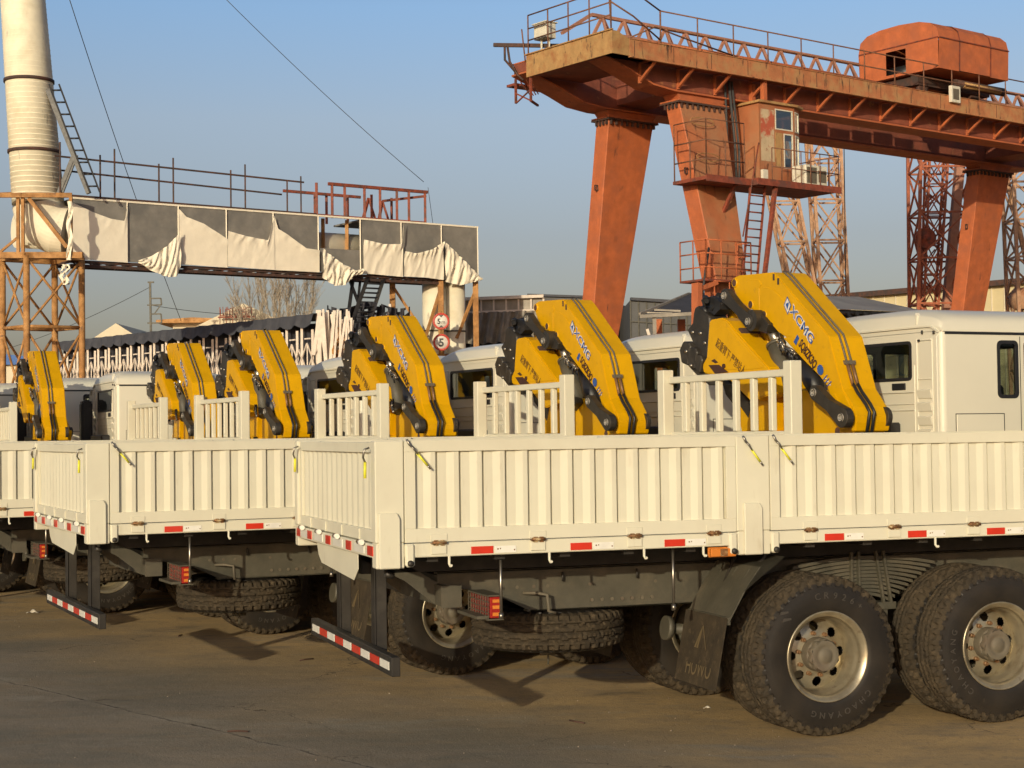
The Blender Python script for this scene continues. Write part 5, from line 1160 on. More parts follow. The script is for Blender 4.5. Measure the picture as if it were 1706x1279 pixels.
# grey shed and silver tarp shed in the middle distance
def shed(name, label, cat, u0, v0, u1, v1, Y0_, Y1_, m, depth=10, z0=0):
    a, b = at(u0, v0, Y0_), at(u1, v1, Y1_); o = empty(name, ((a.x + b.x) / 2, (a.y + b.y) / 2, 0)); tag(o, label, cat)
    a -= o.location; b -= o.location; d = (b - a); d.z = 0; d.normalize(); n = Vector((-d.y, d.x, 0)) * depth; s = MB()
    s.hexa([(a.x, a.y, z0), (b.x, b.y, z0), (b.x + n.x, b.y + n.y, z0), (a.x + n.x, a.y + n.y, z0)], [(a.x, a.y, a.z), (b.x, b.y, b.z), (b.x + n.x, b.y + n.y, b.z), (a.x + n.x, a.y + n.y, a.z)]); s.build('wall', m, o)
    return o, a, b, d, n
o, a, b, d, n = shed('grey_shed', 'long charcoal grey shed between the wide orange leg and the sloping canopy', 'shed', 1050, 500, 1170, 507, 70, 70, 'shed')
s = MB()
for i in range(9): p = a.lerp(b, i / 9) - n * .004; s.bar((p.x, p.y, 0), (p.x, p.y, p.z), .05)
s.bar(a - n * .006 - Vector((0, 0, .9)), b - n * .006 - Vector((0, 0, .9)), .04, .04); s.build('panel_joint', 'chassis', o)
s = MB(); s.bar(a + Vector((0, 0, .05)), b + Vector((0, 0, .05)), .4, .12); s.build('roof_edge', 'awning', o)
s = MB(); s.bar(at(1078, 548, 69) - o.location, at(1086, 573, 69) - o.location, .12); s.bar(at(1062, 570, 69) - o.location, at(1076, 561, 69) - o.location, .15); s.bar(at(1076, 561, 69) - o.location, at(1080, 578, 69) - o.location, .1); s.build('pale_prop', 'frame', o)
o, a, b, d, n = shed('grey_shed', 'dark shed top between the tarp shed and the wide orange leg', 'shed', 880, 493, 1000, 497, 75, 74, 'shed')
s = MB(); s.bar(a + Vector((0, 0, .05)), b + Vector((0, 0, .05)), .3, .1); s.build('roof_edge', 'awning', o)
o, a, b, d, n = shed('tarp_shed', 'open shed with a crumpled silver tarp valance right of the cream pipe', 'shed', 740, 503, 905, 497, 56, 56, 'navy', 9)  # closed dark box; the shade inside the open front is painted as colour
s = MB(); random.seed(11)
pa, pb = a - n * .02, b - n * .02
def tarp_fn(u, v):
    p = pa.lerp(pb, u); f = .10 * math.sin(u * 47 + v * 3) * (.4 + v) + .07 * math.sin(u * 91 + 5 * v) + .05 * math.sin(u * 23 - 7 * v)
    return Vector((p.x - n.x * .02, p.y - n.y * .02 + f, p.z - .42 - 1.05 * v + .03 * math.sin(u * 60) * v))
s.grid(tarp_fn, 120, 8); s.build('valance', 'silver', o)
s = MB(); s.bar(pa + Vector((0, 0, .05)), pb + Vector((0, 0, .05)), .5, .10); s.bar(pa - Vector((0, .1, .40)), pb - Vector((0, .1, .40)), .08, .07)
for i in range(9): p = pa.lerp(pb, i / 8) - Vector((0, .1, 0)); s.bar((p.x, p.y, p.z), (p.x, p.y, p.z - .40), .06)
s.build('cream_frame', 'frame', o)
s = MB(); s.grid(lambda u, v: pa.lerp(pb, u) + Vector((0, -.05, .04 - .4 * v)), 20, 1); s.build('upper_strip', 'silver', o)

# ------------------------------------------------------------------ white scissor-frame tent wall
A, B = at(95, 575, 60), at(527, 521, 47.5); A.z = B.z = 5.5
tent = empty('folding_tent', (A.x, A.y, 0)); tag(tent, 'long folding tent wall of white scissor frames with dark curtains under a drooping grey awning', 'tent')
TA, TB = Vector((0, 0, 0)), Vector((B.x - A.x, B.y - A.y, 0)); TD = TB.normalized(); TN = Vector((TD.y, -TD.x, 0))
if TN.y > 0: TN = -TN
TL = TB.length; nb = 21
P = lambda t, z, d=0: TD * (TL * t) + TN * d + Vector((0, 0, z))
s = MB(); s.grid(lambda u, v: P(u, 5.3 * v, -.25 + .05 * math.sin(u * 160)), 200, 1); s.build('curtain', 'navy', tent)
for i in range(nb):
    s = MB(); t0, t1 = i / nb, (i + 1) / nb; w = t1 - t0
    for t, r in ((t0 + .05 * w, .06), (t0 + .74 * w, .042)): s.bar(P(t, 0), P(t, 5.3 if r > .05 else 5.1), r, .07)
    zc = 4.30; s.bar(P(t0 + .25 * w, 4.85), P(t0 + .60 * w, 4.85), .04)
    m = t0 + .43 * w
    for sg in (-1, 1):
        s.bar(P(m, zc + .42, .03), P(m + sg * .33 * w, zc, .03), .032); s.bar(P(m + sg * .33 * w, zc, .03), P(m, zc - .42, .03), .032)
        s.bar(P(m + sg * .33 * w, zc, .05), P(m + sg * .52 * w, zc + .26, .05), .028); s.bar(P(m + sg * .33 * w, zc, .05), P(m + sg * .52 * w, zc - .26, .05), .028)
    s.bar(P(m, 0, .02), P(m, zc + .4, .02), .03)
    s.build('scissor_frame', 'frame', tent)
s = MB(); 
def aw(u, v):
    b = u * nb; sg = abs(math.sin(PI * b)); return P(u, 5.55 - .025 * sg - v * (.30 + .08 * sg), .12 + .10 * v - .04 * sg * v + .015 * math.sin(u * 200))
s.grid(aw, nb * 12, 5); s.grid(lambda u, v: P(u, 5.55 - .025 * abs(math.sin(PI * u * nb)) + .15 * v, .12 - 3 * v), nb * 12, 2); s.build('awning', 'awning', tent)
# collapsed end of the tent: bunched frames and torn fabric
bt = empty('collapsed_tent_frames', (B.x + .2, B.y - .2, 0)); tag(bt, 'bunched white tent frames with torn dark fabric right of the scissor tent', 'tent frames')
random.seed(21); s = MB()
q0 = at(527, 520, 47.2) - bt.location; q1 = at(575, 516, 46) - bt.location
for i in range(26):
    u = random.uniform(527, 588); v0 = random.uniform(514, 540); v1 = random.uniform(590, 640); Yd = 47.4 - (u - 527) * .02 + random.uniform(-.4, .4)
    p, q = at(u, v0, Yd) - bt.location, at(u + random.uniform(-14, 14), v1, Yd) - bt.location; s.bar(p, q, random.uniform(.05, .1))
for i in range(10): u = random.uniform(600, 690); v0 = random.uniform(505, 530); p, q = at(u, v0, 48.2) - bt.location, at(u + random.uniform(-12, 12), v0 + random.uniform(30, 90), 48.2) - bt.location; s.bar(p, q, .07)
for u in (532, 545, 556): p = at(u, 520, 47.2) - bt.location; s.bar((p.x, p.y, 0), p, .11)
s.build('bent_frames', 'frame', bt)
s = MB()
def torn(u, v):
    uu = 545 + u * 138; vv = 508 + 14 * math.sin(u * 9) * .4 + v * (70 + 26 * math.sin(u * 17)); return at(uu, vv, 48.0 - .004 * (uu - 548) + .22 * math.sin(u * 38 + v * 6) + .15 * math.sin(u * 80 + 9 * v)) - bt.location
s.grid(torn, 60, 16, skip=lambda u, v: (math.sin(u * 53 + v * 7) + math.sin(u * 23 - v * 15)) > .9); s.build('torn_fabric', 'navy', bt)
s = MB()
s.grid(lambda u, v: at(558 + u * 30 + 6 * math.sin(v * 9), 545 + v * 75, 46.6 + .15 * math.sin(u * 20 + v * 5)) - bt.location, 14, 10, skip=lambda u, v: math.sin(u * 14 + v * 21) > .6); s.build('brown_cloth', 'rustpipe', bt)

# ------------------------------------------------------------------ covered pipe bridge, chimney, supports
PL, PR = Vector((-11.67, 44.0, 0)), Vector((-1.0, 51.5, 0)); BD = (PR - PL).normalized(); BNn = Vector((BD.y, -BD.x, 0)); BLn = (PR - PL).length; zB0, zB1 = 6.83, 8.44
U = lambda u: (u - 118) / (797 - 118)
def Bp(t, z, d=0):
    """t along the bridge 0..1, z height, d towards the camera"""
    return BD * (BLn * t) + BNn * d + Vector((0, 0, z))
def T_of(u):
    """position along the bridge front for a photo column"""
    d = ray(u, 420); o2 = Vector((0, 0, CAM_H)); # intersect with the vertical bridge plane
    k = (PL - o2).dot(BNn) / d.dot(BNn); return ((o2 + d * k) - PL).dot(BD) / BLn
br = empty('pipe_bridge', PL); tag(br, 'elevated pipe bridge boxed in grey boards with torn cream tarps, from chimney to road signs', 'pipe bridge')
s = MB(); tt = [0, T_of(530), T_of(600), 1]
s.box(0, 0, 0, 0, 0, 0) if 0 else None
def pan(t0, t1, z0, z1, d0=-.05, d1=0): s.hexa([Bp(t0, z0, d0), Bp(t1, z0, d0), Bp(t1, z0, d1), Bp(t0, z0, d1)], [Bp(t0, z1, d0), Bp(t1, z1, d0), Bp(t1, z1, d1), Bp(t0, z1, d1)])
pan(tt[0], tt[1], zB0, zB1); pan(tt[1], tt[2], zB0, 7.52); pan(tt[2], tt[3], zB0, zB1); pan(0, 1, zB0, zB1, -1.75, -1.7) if 0 else None
pan(0, tt[1], zB1 - .05, zB1, -1.6, -.05); pan(tt[2], 1, zB1 - .05, zB1, -1.6, -.05); pan(1 - .003, 1, zB0, zB1, -1.6, -.05)
s.build('board_cladding', 'board', br)
s = MB()
for t in [0] + [T_of(u) for u in (212, 297, 377, 455, 530, 600, 668, 735)] + [.998]: s.bar(Bp(t, zB0, .02), Bp(t, zB1, .02), .035, .03)
s.bar(Bp(0, zB1 + .02, .0), Bp(1, zB1 + .02, .0), .06, .05); s.build('cream_edging', 'cloth', br)
s = MB()
for z in (zB0 - .06, zB0 - .17):
    for d in (-.05, -1.5):
        if z > zB0 - .1 or d > -1: s.bar(Bp(0, z, d), Bp(.90 if z < zB0 - .1 else 1, z, d), .08)
for i in range(26):
    t0, t1 = i / 26 * .9, (i + 1) / 26 * .9
    s.bar(Bp(t0, zB0 - .06, -.05), Bp((t0 + t1) / 2, zB0 - .17, -.05), .028); s.bar(Bp((t0 + t1) / 2, zB0 - .17, -.05), Bp(t1, zB0 - .06, -.05), .028); s.bar(Bp(t0, zB0 - .06, -.05), Bp(t0, zB0 - .06, -1.5), .06)
s.build('bottom_truss', 'rustdark', br)
s = MB(); s.tube([Bp(-.09, 7.62, -.85), Bp(.9, 7.62, -.85)], .48, 24); s.build('pipe', 'pipe', br)
s = MB()
for t in (T_of(548), T_of(588)): s.bar(Bp(t, zB0, -.35), Bp(t, zB1, -.35), .10)
s.build('inner_post', 'rustpipe', br)
# railing on top
s = MB()
for (u, h) in ((103, 1.5), (170, 1.25), (194, 1.45), (268, 1.15), (292, 1.35), (388, 1.15), (412, 1.35), (482, 1.0), (505, 1.15)): t = T_of(u); s.bar(Bp(t, zB1, -.1), Bp(t, zB1 + h, -.1), .04)
for (h0, h1, d) in ((1.12, .98, -.1), (1.0, .80, -1.5)): s.bar(Bp(-.03, zB1 + h0, d), Bp(T_of(510), zB1 + h1, d), .045)
s.bar(Bp(-.03, zB1 + .08, -.1), Bp(T_of(530), zB1 + .06, -.1), .08)
s.build('top_railing', 'rustdark', br)
s = MB()
for (u, d) in ((531, -.1), (550, -.9), (557, -.1), (578, -.1), (583, -1.4), (605, -.9), (611, -.1), (634, -.5), (637, -.1), (665, -.1), (676, -.8), (685, -.1), (712, -.1)): t = T_of(u); s.bar(Bp(t, zB1, d), Bp(t, zB1 + (1.0 if d > -.5 else .85), d), .075)
s.bar(Bp(T_of(551), zB1 + 1.0, -.1), Bp(T_of(716), zB1 + 1.0, -.1), .09); s.bar(Bp(T_of(510), zB1 + .9, -1.4), Bp(T_of(635), zB1 + .86, -1.2), .08)
s.bar(Bp(T_of(632), zB1 + .75, -.6), Bp(T_of(618), zB1, -.5), .07); s.bar(Bp(T_of(632), zB1 + .75, -.6), Bp(T_of(642), zB1, -.5), .07); s.bar(Bp(T_of(655), zB1 + .7, -.6), Bp(T_of(645), zB1, -.5), .07); s.bar(Bp(T_of(655), zB1 + .7, -.6), Bp(T_of(664), zB1, -.5), .07); s.bar(Bp(T_of(655), zB1 + .7, -.6), Bp(T_of(714), zB1 + .88, -.1), .07)
s.bar(Bp(T_of(530), zB1 + .05, -.1), Bp(T_of(712), zB1 + .05, -.1), .08)
s.build('end_cage', 'redsteel', br)
# supports at the right end
s = MB()
for (u, v0, d) in ((676, 470, -.8), (735, 468, -.05), (793, 466, -.05)):
    t = T_of(u); p = Bp(t, 0, d); s.bar(p, Bp(t, zB0 - .05, d), .17)
s.bar(Bp(T_of(735), 6.5, -.05), Bp(T_of(703), 4.6, -.1), .08); s.bar(Bp(T_of(793), 6.5, -.05), Bp(T_of(762), 5.0, -.1), .08); s.bar(Bp(T_of(676), 6.6, -.8), Bp(T_of(712), 5.1, -.2), .08); s.bar(Bp(T_of(676), 4.4, -.1), Bp(T_of(793), 4.5, -.05), .09)
s.build('support_post', 'rustpipe', br)
s = MB(); ladder(s, Bp(T_of(640), zB0 + .1, -.4), at(600, 540, 46.5) - PL, BD, .55, 11, .03, .11); s.bar(Bp(T_of(600), zB0, -.4), at(577, 548, 48) - PL, .09); s.bar(Bp(T_of(590), zB0, -.4), at(618, 560, 48) - PL, .07); s.bar(Bp(T_of(612), zB0, -.4), at(590, 560, 48) - PL, .07); s.build('ladder', 'plastic', br)
sp = empty('down_pipe', (-2.1, 51.0, 0)); tag(sp, 'wide cream vertical pipe under the right end of the bridge, behind the signs', 'pipe')
s = MB()
s.tube([(-.27, .2, 0), (-.27, .2, 6.85)], .37, 24); s.tube([(.33, .5, 0), (.33, .5, 6.85)], .35, 24); s.build('pipe', 'pipe', sp)
s = MB()
for x, y, r in ((-.27, .2, .37), (.33, .5, .35)):
    for z in (5.2, 3.9): s.lathe([(z, r), (z, r + .02), (z + .05, r + .02), (z + .05, r)], 24, (x, y, 0), 0, 'z')
s.build('pipe_band', 'hub', sp)
# round road signs
for (u, v, txt_, lb) in ((735, 535, '5m', 'round red ringed sign reading 5m with black clearance arrows, upper of two'), (735.5, 570, '5', 'round red ringed sign reading 5, lower of two on the pipe')):
    p = at(u, v, 49.8); sg = empty('road_sign', p); tag(sg, lb, 'road sign', 'road signs on the bridge end')
    s = MB(); s.lathe([(0, .255), (-.02, .255), (-.02, 0)], 36); s.build('sign_face', 'signwhite', sg)
    s = MB(); s.lathe([(-.018, .255), (-.03, .25), (-.03, .195), (-.018, .19)], 36); s.build('red_ring', 'signred', sg)
    s = MB()
    if txt_ == '5': text_add(s, '5', (-.085, -.026, -.12), (1, 0, 0), (0, 0, 1), .33, .004, offset=.012)
    else:
        text_add(s, '5', (-.12, -.026, -.075), (1, 0, 0), (0, 0, 1), .22, .004, offset=.008); text_add(s, 'm', (.0, -.026, -.075), (1, 0, 0), (0, 0, 1), .16, .004)
        for sgn in (-1, 1): s.prism([(-.07, sgn * .185), (.07, sgn * .185), (0, sgn * .115)], -.03, -.024, 'y')
    s.build('lettering', 'plastic', sg)
    s = MB(); s.tube([(0, .03, -.35), (0, .03, .3)], .03, 8); s.build('sign_post', 'rustpipe', sg)
# torn tarps hanging on the bridge front
def tarp(name, label, u0, u1, top, bottom, seed, folds=3, amp=.05, low=0):
    """top/bottom: lists of (fraction across, height fraction of the board) outlining the cloth"""
    t0, t1 = T_of(u0), T_of(u1); random.seed(seed); ph = [random.uniform(0, 6) for _ in range(6)]
    def ip(l, u):
        for (a, b), (c, d) in zip(l, l[1:]):
            if u <= c: return b + (d - b) * (u - a) / max(1e-6, c - a)
        return l[-1][1]
    o0 = Bp((t0 + t1) / 2, zB0, 0) + PL
    def fn(u, v):
        zt_ = zB0 + (zB1 - zB0) * ip(top, u); zz = zB0 + (zB1 - zB0) * ip(bottom, u); z = zt_ + (zz - zt_) * v
        q = Vector((u * folds * 1.5 + v * .9 + ph[0], v * .6 - u * .5 + ph[1], ph[2])); f = amp * (1.6 - 2.6 * abs(noise.noise(q * 1.7))) + amp * .42 * (1 - 2.2 * abs(noise.noise(q * 3.4))) + .010 * noise.noise(q * 8)
        edge = math.exp(-((v if not low else 0) / .22) ** 2) if not low else 1; f *= .22 + .78 * edge
        return Bp(t0 + (t1 - t0) * u, z, .05 + max(0, amp * 1.2 + f) + (.05 * math.sin(PI * v) if low else 0)) + PL - o0
    s = MB(); s.grid(fn, 48, 30); o = s.build(name, 'cloth'); o.location = o0; tag(o, label, 'tarp', 'torn cream tarps on the pipe bridge'); return o
tarp('tarp', 'smooth cream tarp at the chimney end of the bridge, sagging slightly at its top', 119, 211, [(0, .93), (.35, .80), (.7, .70), (.95, .68), (1, 1.0)], [(0, .0), (1, -.02)], 1, 1, .015)
tarp('tarp', 'cream tarp bunched into a hanging sack under the first bare grey board', 226, 296, [(0, .02), (.3, .1), (.7, .3), (1, .55)], [(0, -.02), (.35, -.16), (.7, -.24), (.92, -.22), (1, -.05)], 2, 3, .06, 1)
tarp('tarp', 'cream tarp whose top edge slopes down steeply to the right, second wide panel', 297, 377, [(0, .95), (.15, .82), (.5, .72), (1, .48)], [(0, 0), (1, -.02)], 3, 1, .02)
tarp('tarp', 'cream tarp with a crumpled fold along its level top, middle of the bridge', 377, 455, [(0, .62), (.4, .55), (.85, .50), (1, .95)], [(0, 0), (1, -.02)], 4, 2, .03)
tarp('tarp', 'cream tarp with a rolled diagonal top left of the open bay', 455, 530, [(0, .95), (.08, .72), (.3, .62), (.7, .40), (1, .38)], [(0, -.02), (1, -.02)], 5, 1, .02)
tarp('tarp', 'crumpled cream tarp drooping below the open bay with the pipe', 531, 598, [(0, .42), (.2, .30), (.5, .14), (.85, .04), (1, .08)], [(0, -.12), (.3, -.26), (.55, -.24), (.8, -.05), (1, -.02)], 6, 4, .07, 1)
tarp('tarp', 'cream tarp with a swag folded over its top edge right of the open bay', 602, 668, [(0, .62), (.5, .56), (.95, .58), (1, 1.0)], [(0, 0), (1, -.03)], 7, 2, .05)
tarp('tarp', 'wrinkled cream tarp rising to a peak at its right side', 669, 735, [(0, .45), (.3, .42), (.7, .52), (1, .68)], [(0, -.02), (.5, -.02), (1, -.05)], 8, 3, .06)
tarp('tarp', 'triangular cream tarp tapering to the bridge right end', 736, 797, [(0, .68), (.3, .50), (1, .02)], [(0, -.08), (.4, -.14), (.8, -.06), (1, -.02)], 9, 4, .05, 1)
# chimney pipe with elbow
ch = empty('chimney_pipe', (-12.6, 44.3, 0)); tag(ch, 'tall cream banded chimney pipe bending into the bridge at the left', 'chimney')
cx0, cx1 = -12.62 + 12.6, -13.0 + 12.6
s = MB(); el = []
zE = 8.35; s.tube([(cx1 - .05, 0, 16.5), (cx1, 0, 13.8), (cx0, 0, zE)], [.56, .585, .68], 40)
pts = [(cx0 + .75 - .75 * math.cos(a), 0.05 * a, zE - .75 * math.sin(a)) for a in [i * PI / 2 / 5 for i in range(6)]]
s.tube(pts, .68, 40, smooth=False); s.build('pipe', 'pipe', ch)
s = MB()
for i in range(58):
    z = zE + .1 + i * .14; f = (z - zE) / (13.8 - zE); x = cx0 + (cx1 - cx0) * min(f, 1.1); r = .68 - .095 * f; s.lathe([(z - .012, r), (z, r + .009), (z + .012, r)], 40, (x, 0, 0), 0, 'z')
s.build('band_ribs', 'pipe', ch)
for v in (135, 253):
    z = at(48, v, 44.3).z; f = (z - zE) / (13.8 - zE); x = cx0 + (cx1 - cx0) * f; r = .68 - .095 * f; s = MB(); s.lathe([(z - .05, r), (z - .05, r + .04), (z + .03, r + .04), (z + .03, r)], 40, (x, 0, 0), 0, 'z'); s.build('clamp_ring', 'rustdark', ch)
s = MB(); ladder(s, at(90, 140, 43.5) - ch.location, at(158, 320, 43.8) - ch.location, (1, 0, 0), .26, 9, .025, .07); s.bar(at(80, 150, 44) - ch.location, at(148, 322, 44) - ch.location, .12); s.bar(at(122, 262, 44) - ch.location, at(98, 322, 44) - ch.location, .11); s.bar(at(128, 258, 44) - ch.location, at(104, 320, 44) - ch.location, .07)
s.build('ladder', 'plastic', ch)
# rusty pipe tower
tw = empty('pipe_tower', (-12.5, 44, 0)); tag(tw, 'rusty yellow braced steel tube tower carrying the chimney elbow at the left edge', 'support tower')
s = MB(); cols = [(-.99, -.6), (-.35, .55), (.35, -.62), (1.09, .45)]; cols = [(-1.0, -.9), (-.33, .8), (.40, -.5) , (1.08, -.4)]
xs_ = [at(u, 450, 44 + d) - tw.location for u, d in ((4, 0), (44, -.8), (91, .9), (136, 0))]
for p in xs_: s.tube([(p.x, p.y, 0), (p.x, p.y, 6.85)], .085, 10)
def cx(a, b, z0, z1, r=.035): s.tube([(a.x, a.y, z0), (b.x, b.y, z1)], r, 6); s.tube([(a.x, a.y, z1), (b.x, b.y, z0)], r, 6)
pr = [(0, 1), (1, 3), (0, 2), (2, 3)]
for i, j in pr:
    a, b = xs_[i], xs_[j]
    for z0, z1 in ((5.0, 6.8), (2.6, 4.9), (.3, 2.5)): cx(a, b, z0, z1)
    for z in (5.0, 2.6): s.tube([(a.x, a.y, z), (b.x, b.y, z)], .05, 6)
    s.bar((a.x, a.y, 6.85), (b.x, b.y, 6.85), .14)
s.build('tube_frame', 'rustpipe', tw)
s = MB(); zu = 8.5; q = [at(-20, 325, 43.3), at(36, 325, 43.2), at(120, 325, 43.4), at(60, 322, 45)]
q = [p - tw.location for p in q]
for a, b in ((0, 1), (1, 2), (0, 3)): s.bar(q[a], q[b], .10, .12)
for u in (30, 38, 118): p = at(u, 328, 43.3) - tw.location; s.bar(p, (p.x, p.y, 6.85), .08)
p, r_ = at(48, 330, 43.3) - tw.location, at(112, 412, 43.3) - tw.location; s.bar(p, r_, .10)
p, r_ = at(30, 395, 43.4) - tw.location, at(0, 420, 43.4) - tw.location; s.bar(p, r_, .06)
s.bar(at(-10, 425, 43.3) - tw.location, at(138, 425, 43.3) - tw.location, .14, .16); s.build('upper_frame', 'rustpipe', tw)
s = MB(); s.grid(lambda u, v: at(112 + u * 8 + 2 * math.sin(v * 12), 335 + v * 98, 43.2 + .05 * math.sin(v * 20 + u * 6)) - tw.location, 4, 16); s.grid(lambda u, v: at(100 + u * 14 + 3 * math.sin(v * 9), 440 + v * 34, 43.2 + .08 * math.sin(v * 12 + u * 9)) - tw.location, 5, 10, skip=lambda u, v: math.sin(u * 9 + v * 14) > .75); s.build('hanging_rag', 'cloth', tw)

# ------------------------------------------------------------------ far left: buildings, sign, antenna, tree, wires
def house(name, label, u0, v0, u1, v1, Y, wallm, roofm, over=.3, th=.3, depth=8, slope=0):
    a, b = at(u0, v0, Y), at(u1, v1, Y); o = empty(name, ((a.x + b.x) / 2, Y, 0)); tag(o, label, 'building')
    hw = (b.x - a.x) / 2; zt = (a.z + b.z) / 2; s = MB(); s.box(-hw, hw, 0, depth, 0, zt - th); s.build('wall', wallm, o)
    s = MB(); s.prism([(-hw - over, zt - th + .002), (hw + over, zt - th + .002), (hw + over, zt - th * .4), (0, zt + slope), (-hw - over, zt - th * .4)], -over, depth + over, 'y'); s.build('roof', roofm, o)
    return o, hw, zt
o, hw, zt = house('rooftop_house', 'small cream rooftop house with an overhanging flat roof above the scissor tent', 288, 530, 362, 530, 95, 'creamwall', 'rustpipe', .8, .3)
s = MB()
for k in range(5): s.box(-.2 + k * .55, .15 + k * .55, -.03, -.001, zt - 1.6, zt - .6)
s.build('window', 'chassis', o)
house('low_gabled_hall', 'low cream gabled roof with dark letters standing on it', 345, 536, 470, 536, 92, 'creamwall', 'creamwall', .5, .6, 12, 1.0)
house('low_gabled_hall', 'pale low gable peeking over the left part of the grey awning', 165, 560, 225, 556, 100, 'creamwall', 'creamwall', .3, .5, 12, .7)
o, hw, zt = house('blue_roofed_hall', 'low cream hall with a bright blue roof at the left edge', -60, 588, 56, 590, 80, 'creamwall', 'bluerof', .3, .55, 12, .0)
s = MB(); s.box(hw * .2, hw * .7, -.03, -.002, 2.5, zt - 2.4); s.build('doorway', 'navy', o)
p = at(366, 528, 91); o = empty('roof_sign', p); tag(o, 'row of weathered rust coloured letters standing on the far gabled roof', 'sign')
s = MB(); text_add(s, '山加油站区', (0, 0, .05), (1, 0, 0), (0, 0, 1), .62, .03, fit=1.75)
s.build('lettering', 'redsteel', o); s = MB(); s.box(-.1, 1.9, .05, .1, -.05, .03)
for k in range(6): s.bar((k * .35, .08, -.5), (k * .35, .08, .55), .04)
s.build('sign_frame', 'redsteel', o)
p = at(257, 545, 85); o = empty('antenna_mast', (p.x, p.y, 0)); tag(o, 'thin utility mast with square brackets above the scissor tent', 'mast')
s = MB(); zt = at(250, 470, 85).z; s.bar((-.2, 0, zt), (-.15, 0, 5), .10); s.bar((-.32, 0, zt), (0, 0, zt), .08)
for v0, v1 in ((497, 508), (523, 538)):
    z0, z1 = at(250, v0, 85).z, at(250, v1, 85).z
    s.bar((-.2, 0, z0), (.35, 0, z0), .07); s.bar((.35, 0, z0), (.38, 0, z1), .07); s.bar((-.35, 0, z1), (.38, 0, z1), .07)
s.bar((.3, 0, at(250, 510, 85).z), (.0, 0, at(250, 523, 85).z), .05); s.build('mast', 'chassis', o)
# bare winter tree
p = at(460, 560, 88)
random.seed(12); o = empty('bare_tree', (p.x, p.y, 0)); tag(o, 'wide bare winter tree with pale twigs beneath the middle of the bridge', 'tree'); tr, tw_ = MB(), MB()
tr.tube([(0, 0, 0), (.05, 0, 1.5), (0, .05, 2.6)], [.22, .18, .15], 8)
def twig(p, d, L, r, k):
    pts = [p]
    for i in range(3): d = (d + Vector((random.uniform(-.10, .10), random.uniform(-.10, .10), random.uniform(0, .08)))).normalized(); p = p + d * L / 3; pts.append(p)
    tw_.tube(pts, [max(.009, r * (1 - .2 * i)) for i in range(4)], 4, caps=False)
    if k:
        for q in pts[1:] + [pts[-1].lerp(pts[-2], .5)]:
            for _ in range(random.choice((1, 1, 2))): a = random.uniform(0, 6.28); nd = (d + Vector((math.cos(a), math.sin(a), random.uniform(-.1, .3))) * random.uniform(.3, .55)).normalized(); twig(q, nd, L * random.uniform(.4, .62), r * .55, k - 1)
for i in range(15):
    x = -2.3 + 4.6 * (i + random.uniform(.2, .8)) / 15; zt = 10.3 - .16 * (x - .1) ** 2 - random.uniform(0, 1.2); t_ = Vector((x, random.uniform(-1.5, 1.5), zt)); b0 = Vector((0, .03, 2.4)); mid = b0.lerp(t_, .5) + Vector((x * .12, 0, -.2))
    tr.tube([b0, mid, mid.lerp(t_, .5)], [.09, .055, .035], 5, caps=False)
    for f in (.15, .4, .62, .8): q = mid.lerp(t_, f); twig(q, (t_ - mid).normalized(), 1.5, .028, 2)
tr.build('trunk', 'bark', o); tw_.build('crown', 'bark', o)
# wires
def wire(label, pts, r=.02, sag=.0, cat='cable'):
    P_ = [at(*q) for q in pts]; o0 = P_[0].copy(); s = MB(); n = 14; out = []
    for i in range(n + 1): t = i / n; out.append(P_[0].lerp(P_[1], t) - o0 - Vector((0, 0, sag * 4 * t * (1 - t))))
    s.tube(out, r, 5); o = s.build('overhead_cable', 'cable'); o.location = o0; tag(o, label, cat); return o
wire('thin steel guy wire falling from the top left sky to the scissor tent', ((113, -10, 60), (302, 535, 86)), .016, .35)
wire('thin guy wire falling from the top middle sky to the red cage on the bridge', ((370, -8, 48), (706, 303, 51)), .010, .12)
wire('short thin wire hanging from the cage down to the bridge right end', ((713, 312, 51), (722, 378, 51)), .008, 0)
wire('faint upper power line left of the antenna mast', ((-20, 590, 100), (250, 478, 85)), .015, .3)
wire('faint lower power line between antenna mast and letter sign roof', ((250, 508, 85), (420, 525, 92)), .015, .1)
wire('thin vertical hoist cable hanging between the lattice masts', ((1406, 236, 56), (1409, 486, 56)), .018, 0)
# litter on the ground
def litter(u, v, label, size, m='litter', flat=.4):
    d = ray(u, v); p = Vector((0, 0, CAM_H)) + d * (-CAM_H / d.z); random.seed(int(u)); s = MB()
    s.grid(lambda a, b: Vector(((a - .5) * size * (1 + .3 * math.sin(b * 5)), (b - .5) * size * .8, .004 + flat * size * abs(math.sin(a * 3.1) * math.sin(b * 3.0 + .4)) * (.6 + .4 * math.sin(a * 9 + b * 7)))), 8, 6); o = s.build('litter_scrap', m); o.location = p; tag(o, label, 'litter'); return o
litter(1640, 1200, 'crumpled pale cup lid lying beside the rear twin wheel at the right', .10, flat=.7)
litter(55, 1021, 'pale paper scrap on the ground left of the second underrun bar', .12)
litter(480, 1046, 'small white scrap in the shade under the second truck', .08)
litter(1178, 1180, 'small pale chip of stone on the open concrete before the mudguard', .05)
for i, (u, v) in enumerate(((395, 1220), (510, 1100), (300, 1060), (962, 1204))):
    d = ray(u, v); p = Vector((0, 0, CAM_H)) + d * (-CAM_H / d.z); s = MB(); s.tube([(-.07, 0, .008), (0, .012, .01), (.08, 0, .008)], .006, 5); o = s.build('twig', 'rustdark'); o.location = p; o.rotation_euler = (0, 0, i * .8 - .1)
    tag(o, ('short dark stick lying in the bare foreground at lower left', 'dark twig on the ground just in front of the second shadow bar', 'tiny dark twig behind the second underrun bar', 'short dark twig in the open foreground below the spare wheel')[i], 'twig')
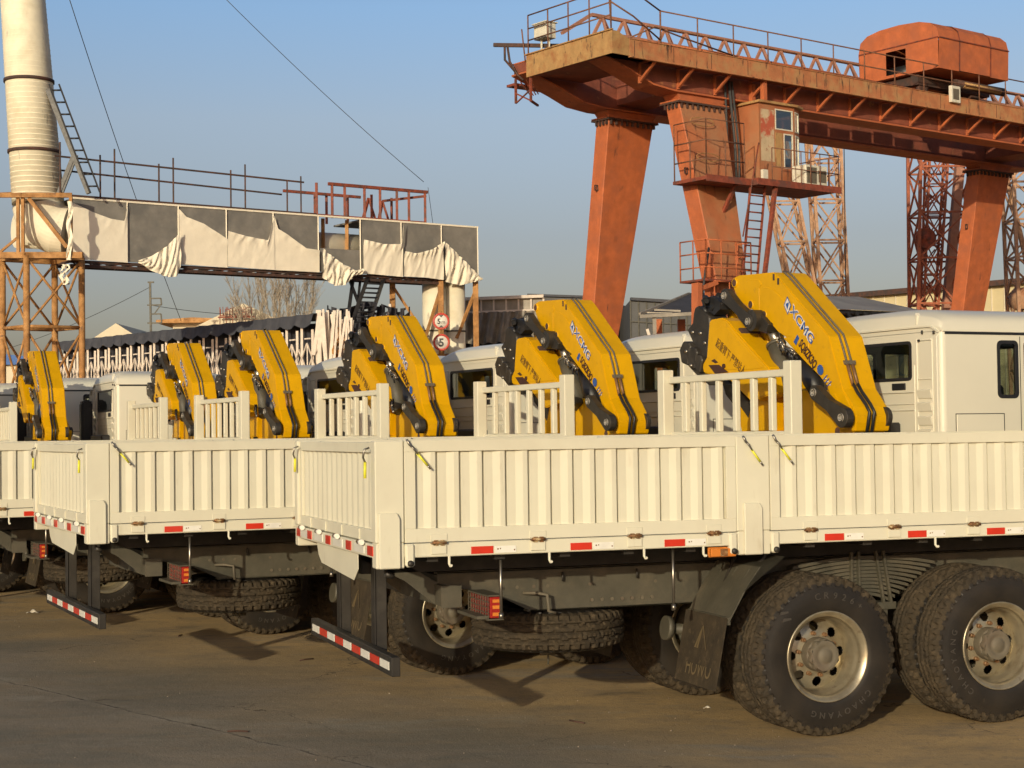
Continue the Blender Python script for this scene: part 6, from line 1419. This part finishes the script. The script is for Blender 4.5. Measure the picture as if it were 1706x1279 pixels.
#@@END
# ------------------------------------------------------------------ ground, light, world
s = MB(); s.grid(lambda a, b: (-1500 + 3000 * a, -300 + 2300 * b, 0), 30, 23, smooth=False)
tag(s.build('ground', 'ground'), kind='structure')
random.seed(99); s = MB()
for i in range(700):
    Y_ = random.uniform(9.5, 24); X_ = random.uniform(-.34, .34) * Y_; r = random.choice((.002, .003, .003, .004, .005, .007)) * random.uniform(.7, 1.4)
    k = [Vector((X_ + r * random.uniform(.7, 1.3) * math.cos(t), Y_ + r * random.uniform(.7, 1.3) * math.sin(t), 0)) for t in (0, 1.3, 2.5, 3.8, 5)]
    t_ = Vector((X_, Y_, r * random.uniform(.7, 1.1))); s.add(k + [t_], [(0, 1, 5), (1, 2, 5), (2, 3, 5), (3, 4, 5), (4, 0, 5)], 0 if random.random() < .5 else 1)
tag(s.build('gravel', ['grit', 'grit']), 'fine loose grit scattered over the dusty concrete', 'gravel', kind='stuff')
SUN = Vector((.311, .95, 0)).normalized() * math.cos(math.radians(13)) + Vector((0, 0, -math.sin(math.radians(13))))
ld = bpy.data.lights.new('sun', 'SUN'); ld.energy = 3.1; ld.angle = math.radians(.6); ld.color = (1, .885, .64)
lo = bpy.data.objects.new('sun', ld); C.objects.link(lo); lo.rotation_euler = SUN.to_track_quat('-Z', 'Y').to_euler()
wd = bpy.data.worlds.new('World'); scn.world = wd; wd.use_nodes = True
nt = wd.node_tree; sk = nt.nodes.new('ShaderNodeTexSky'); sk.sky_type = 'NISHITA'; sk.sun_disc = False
sk.sun_elevation = math.radians(13); sk.sun_rotation = math.radians(198.1); sk.air_density = 1.0; sk.dust_density = 2.5; sk.ozone_density = 1.5
bg = nt.nodes['Background']; 
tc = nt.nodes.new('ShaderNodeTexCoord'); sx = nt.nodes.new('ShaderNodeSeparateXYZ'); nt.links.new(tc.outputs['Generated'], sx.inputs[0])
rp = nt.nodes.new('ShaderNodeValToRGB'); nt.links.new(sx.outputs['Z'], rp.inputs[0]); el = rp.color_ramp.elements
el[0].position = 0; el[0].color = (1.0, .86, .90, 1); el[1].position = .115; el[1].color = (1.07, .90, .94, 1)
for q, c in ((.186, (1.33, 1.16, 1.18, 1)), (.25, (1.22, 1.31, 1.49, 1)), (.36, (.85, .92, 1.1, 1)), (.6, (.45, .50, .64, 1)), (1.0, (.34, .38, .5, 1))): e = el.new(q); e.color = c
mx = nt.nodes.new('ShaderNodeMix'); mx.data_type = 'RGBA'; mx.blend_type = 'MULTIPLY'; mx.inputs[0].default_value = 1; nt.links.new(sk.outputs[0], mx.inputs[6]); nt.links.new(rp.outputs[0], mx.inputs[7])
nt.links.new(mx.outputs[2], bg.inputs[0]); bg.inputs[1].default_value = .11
scn.view_settings.view_transform = 'Standard'; scn.view_settings.look = 'None'; scn.view_settings.gamma = 1; scn.view_settings.exposure = 0
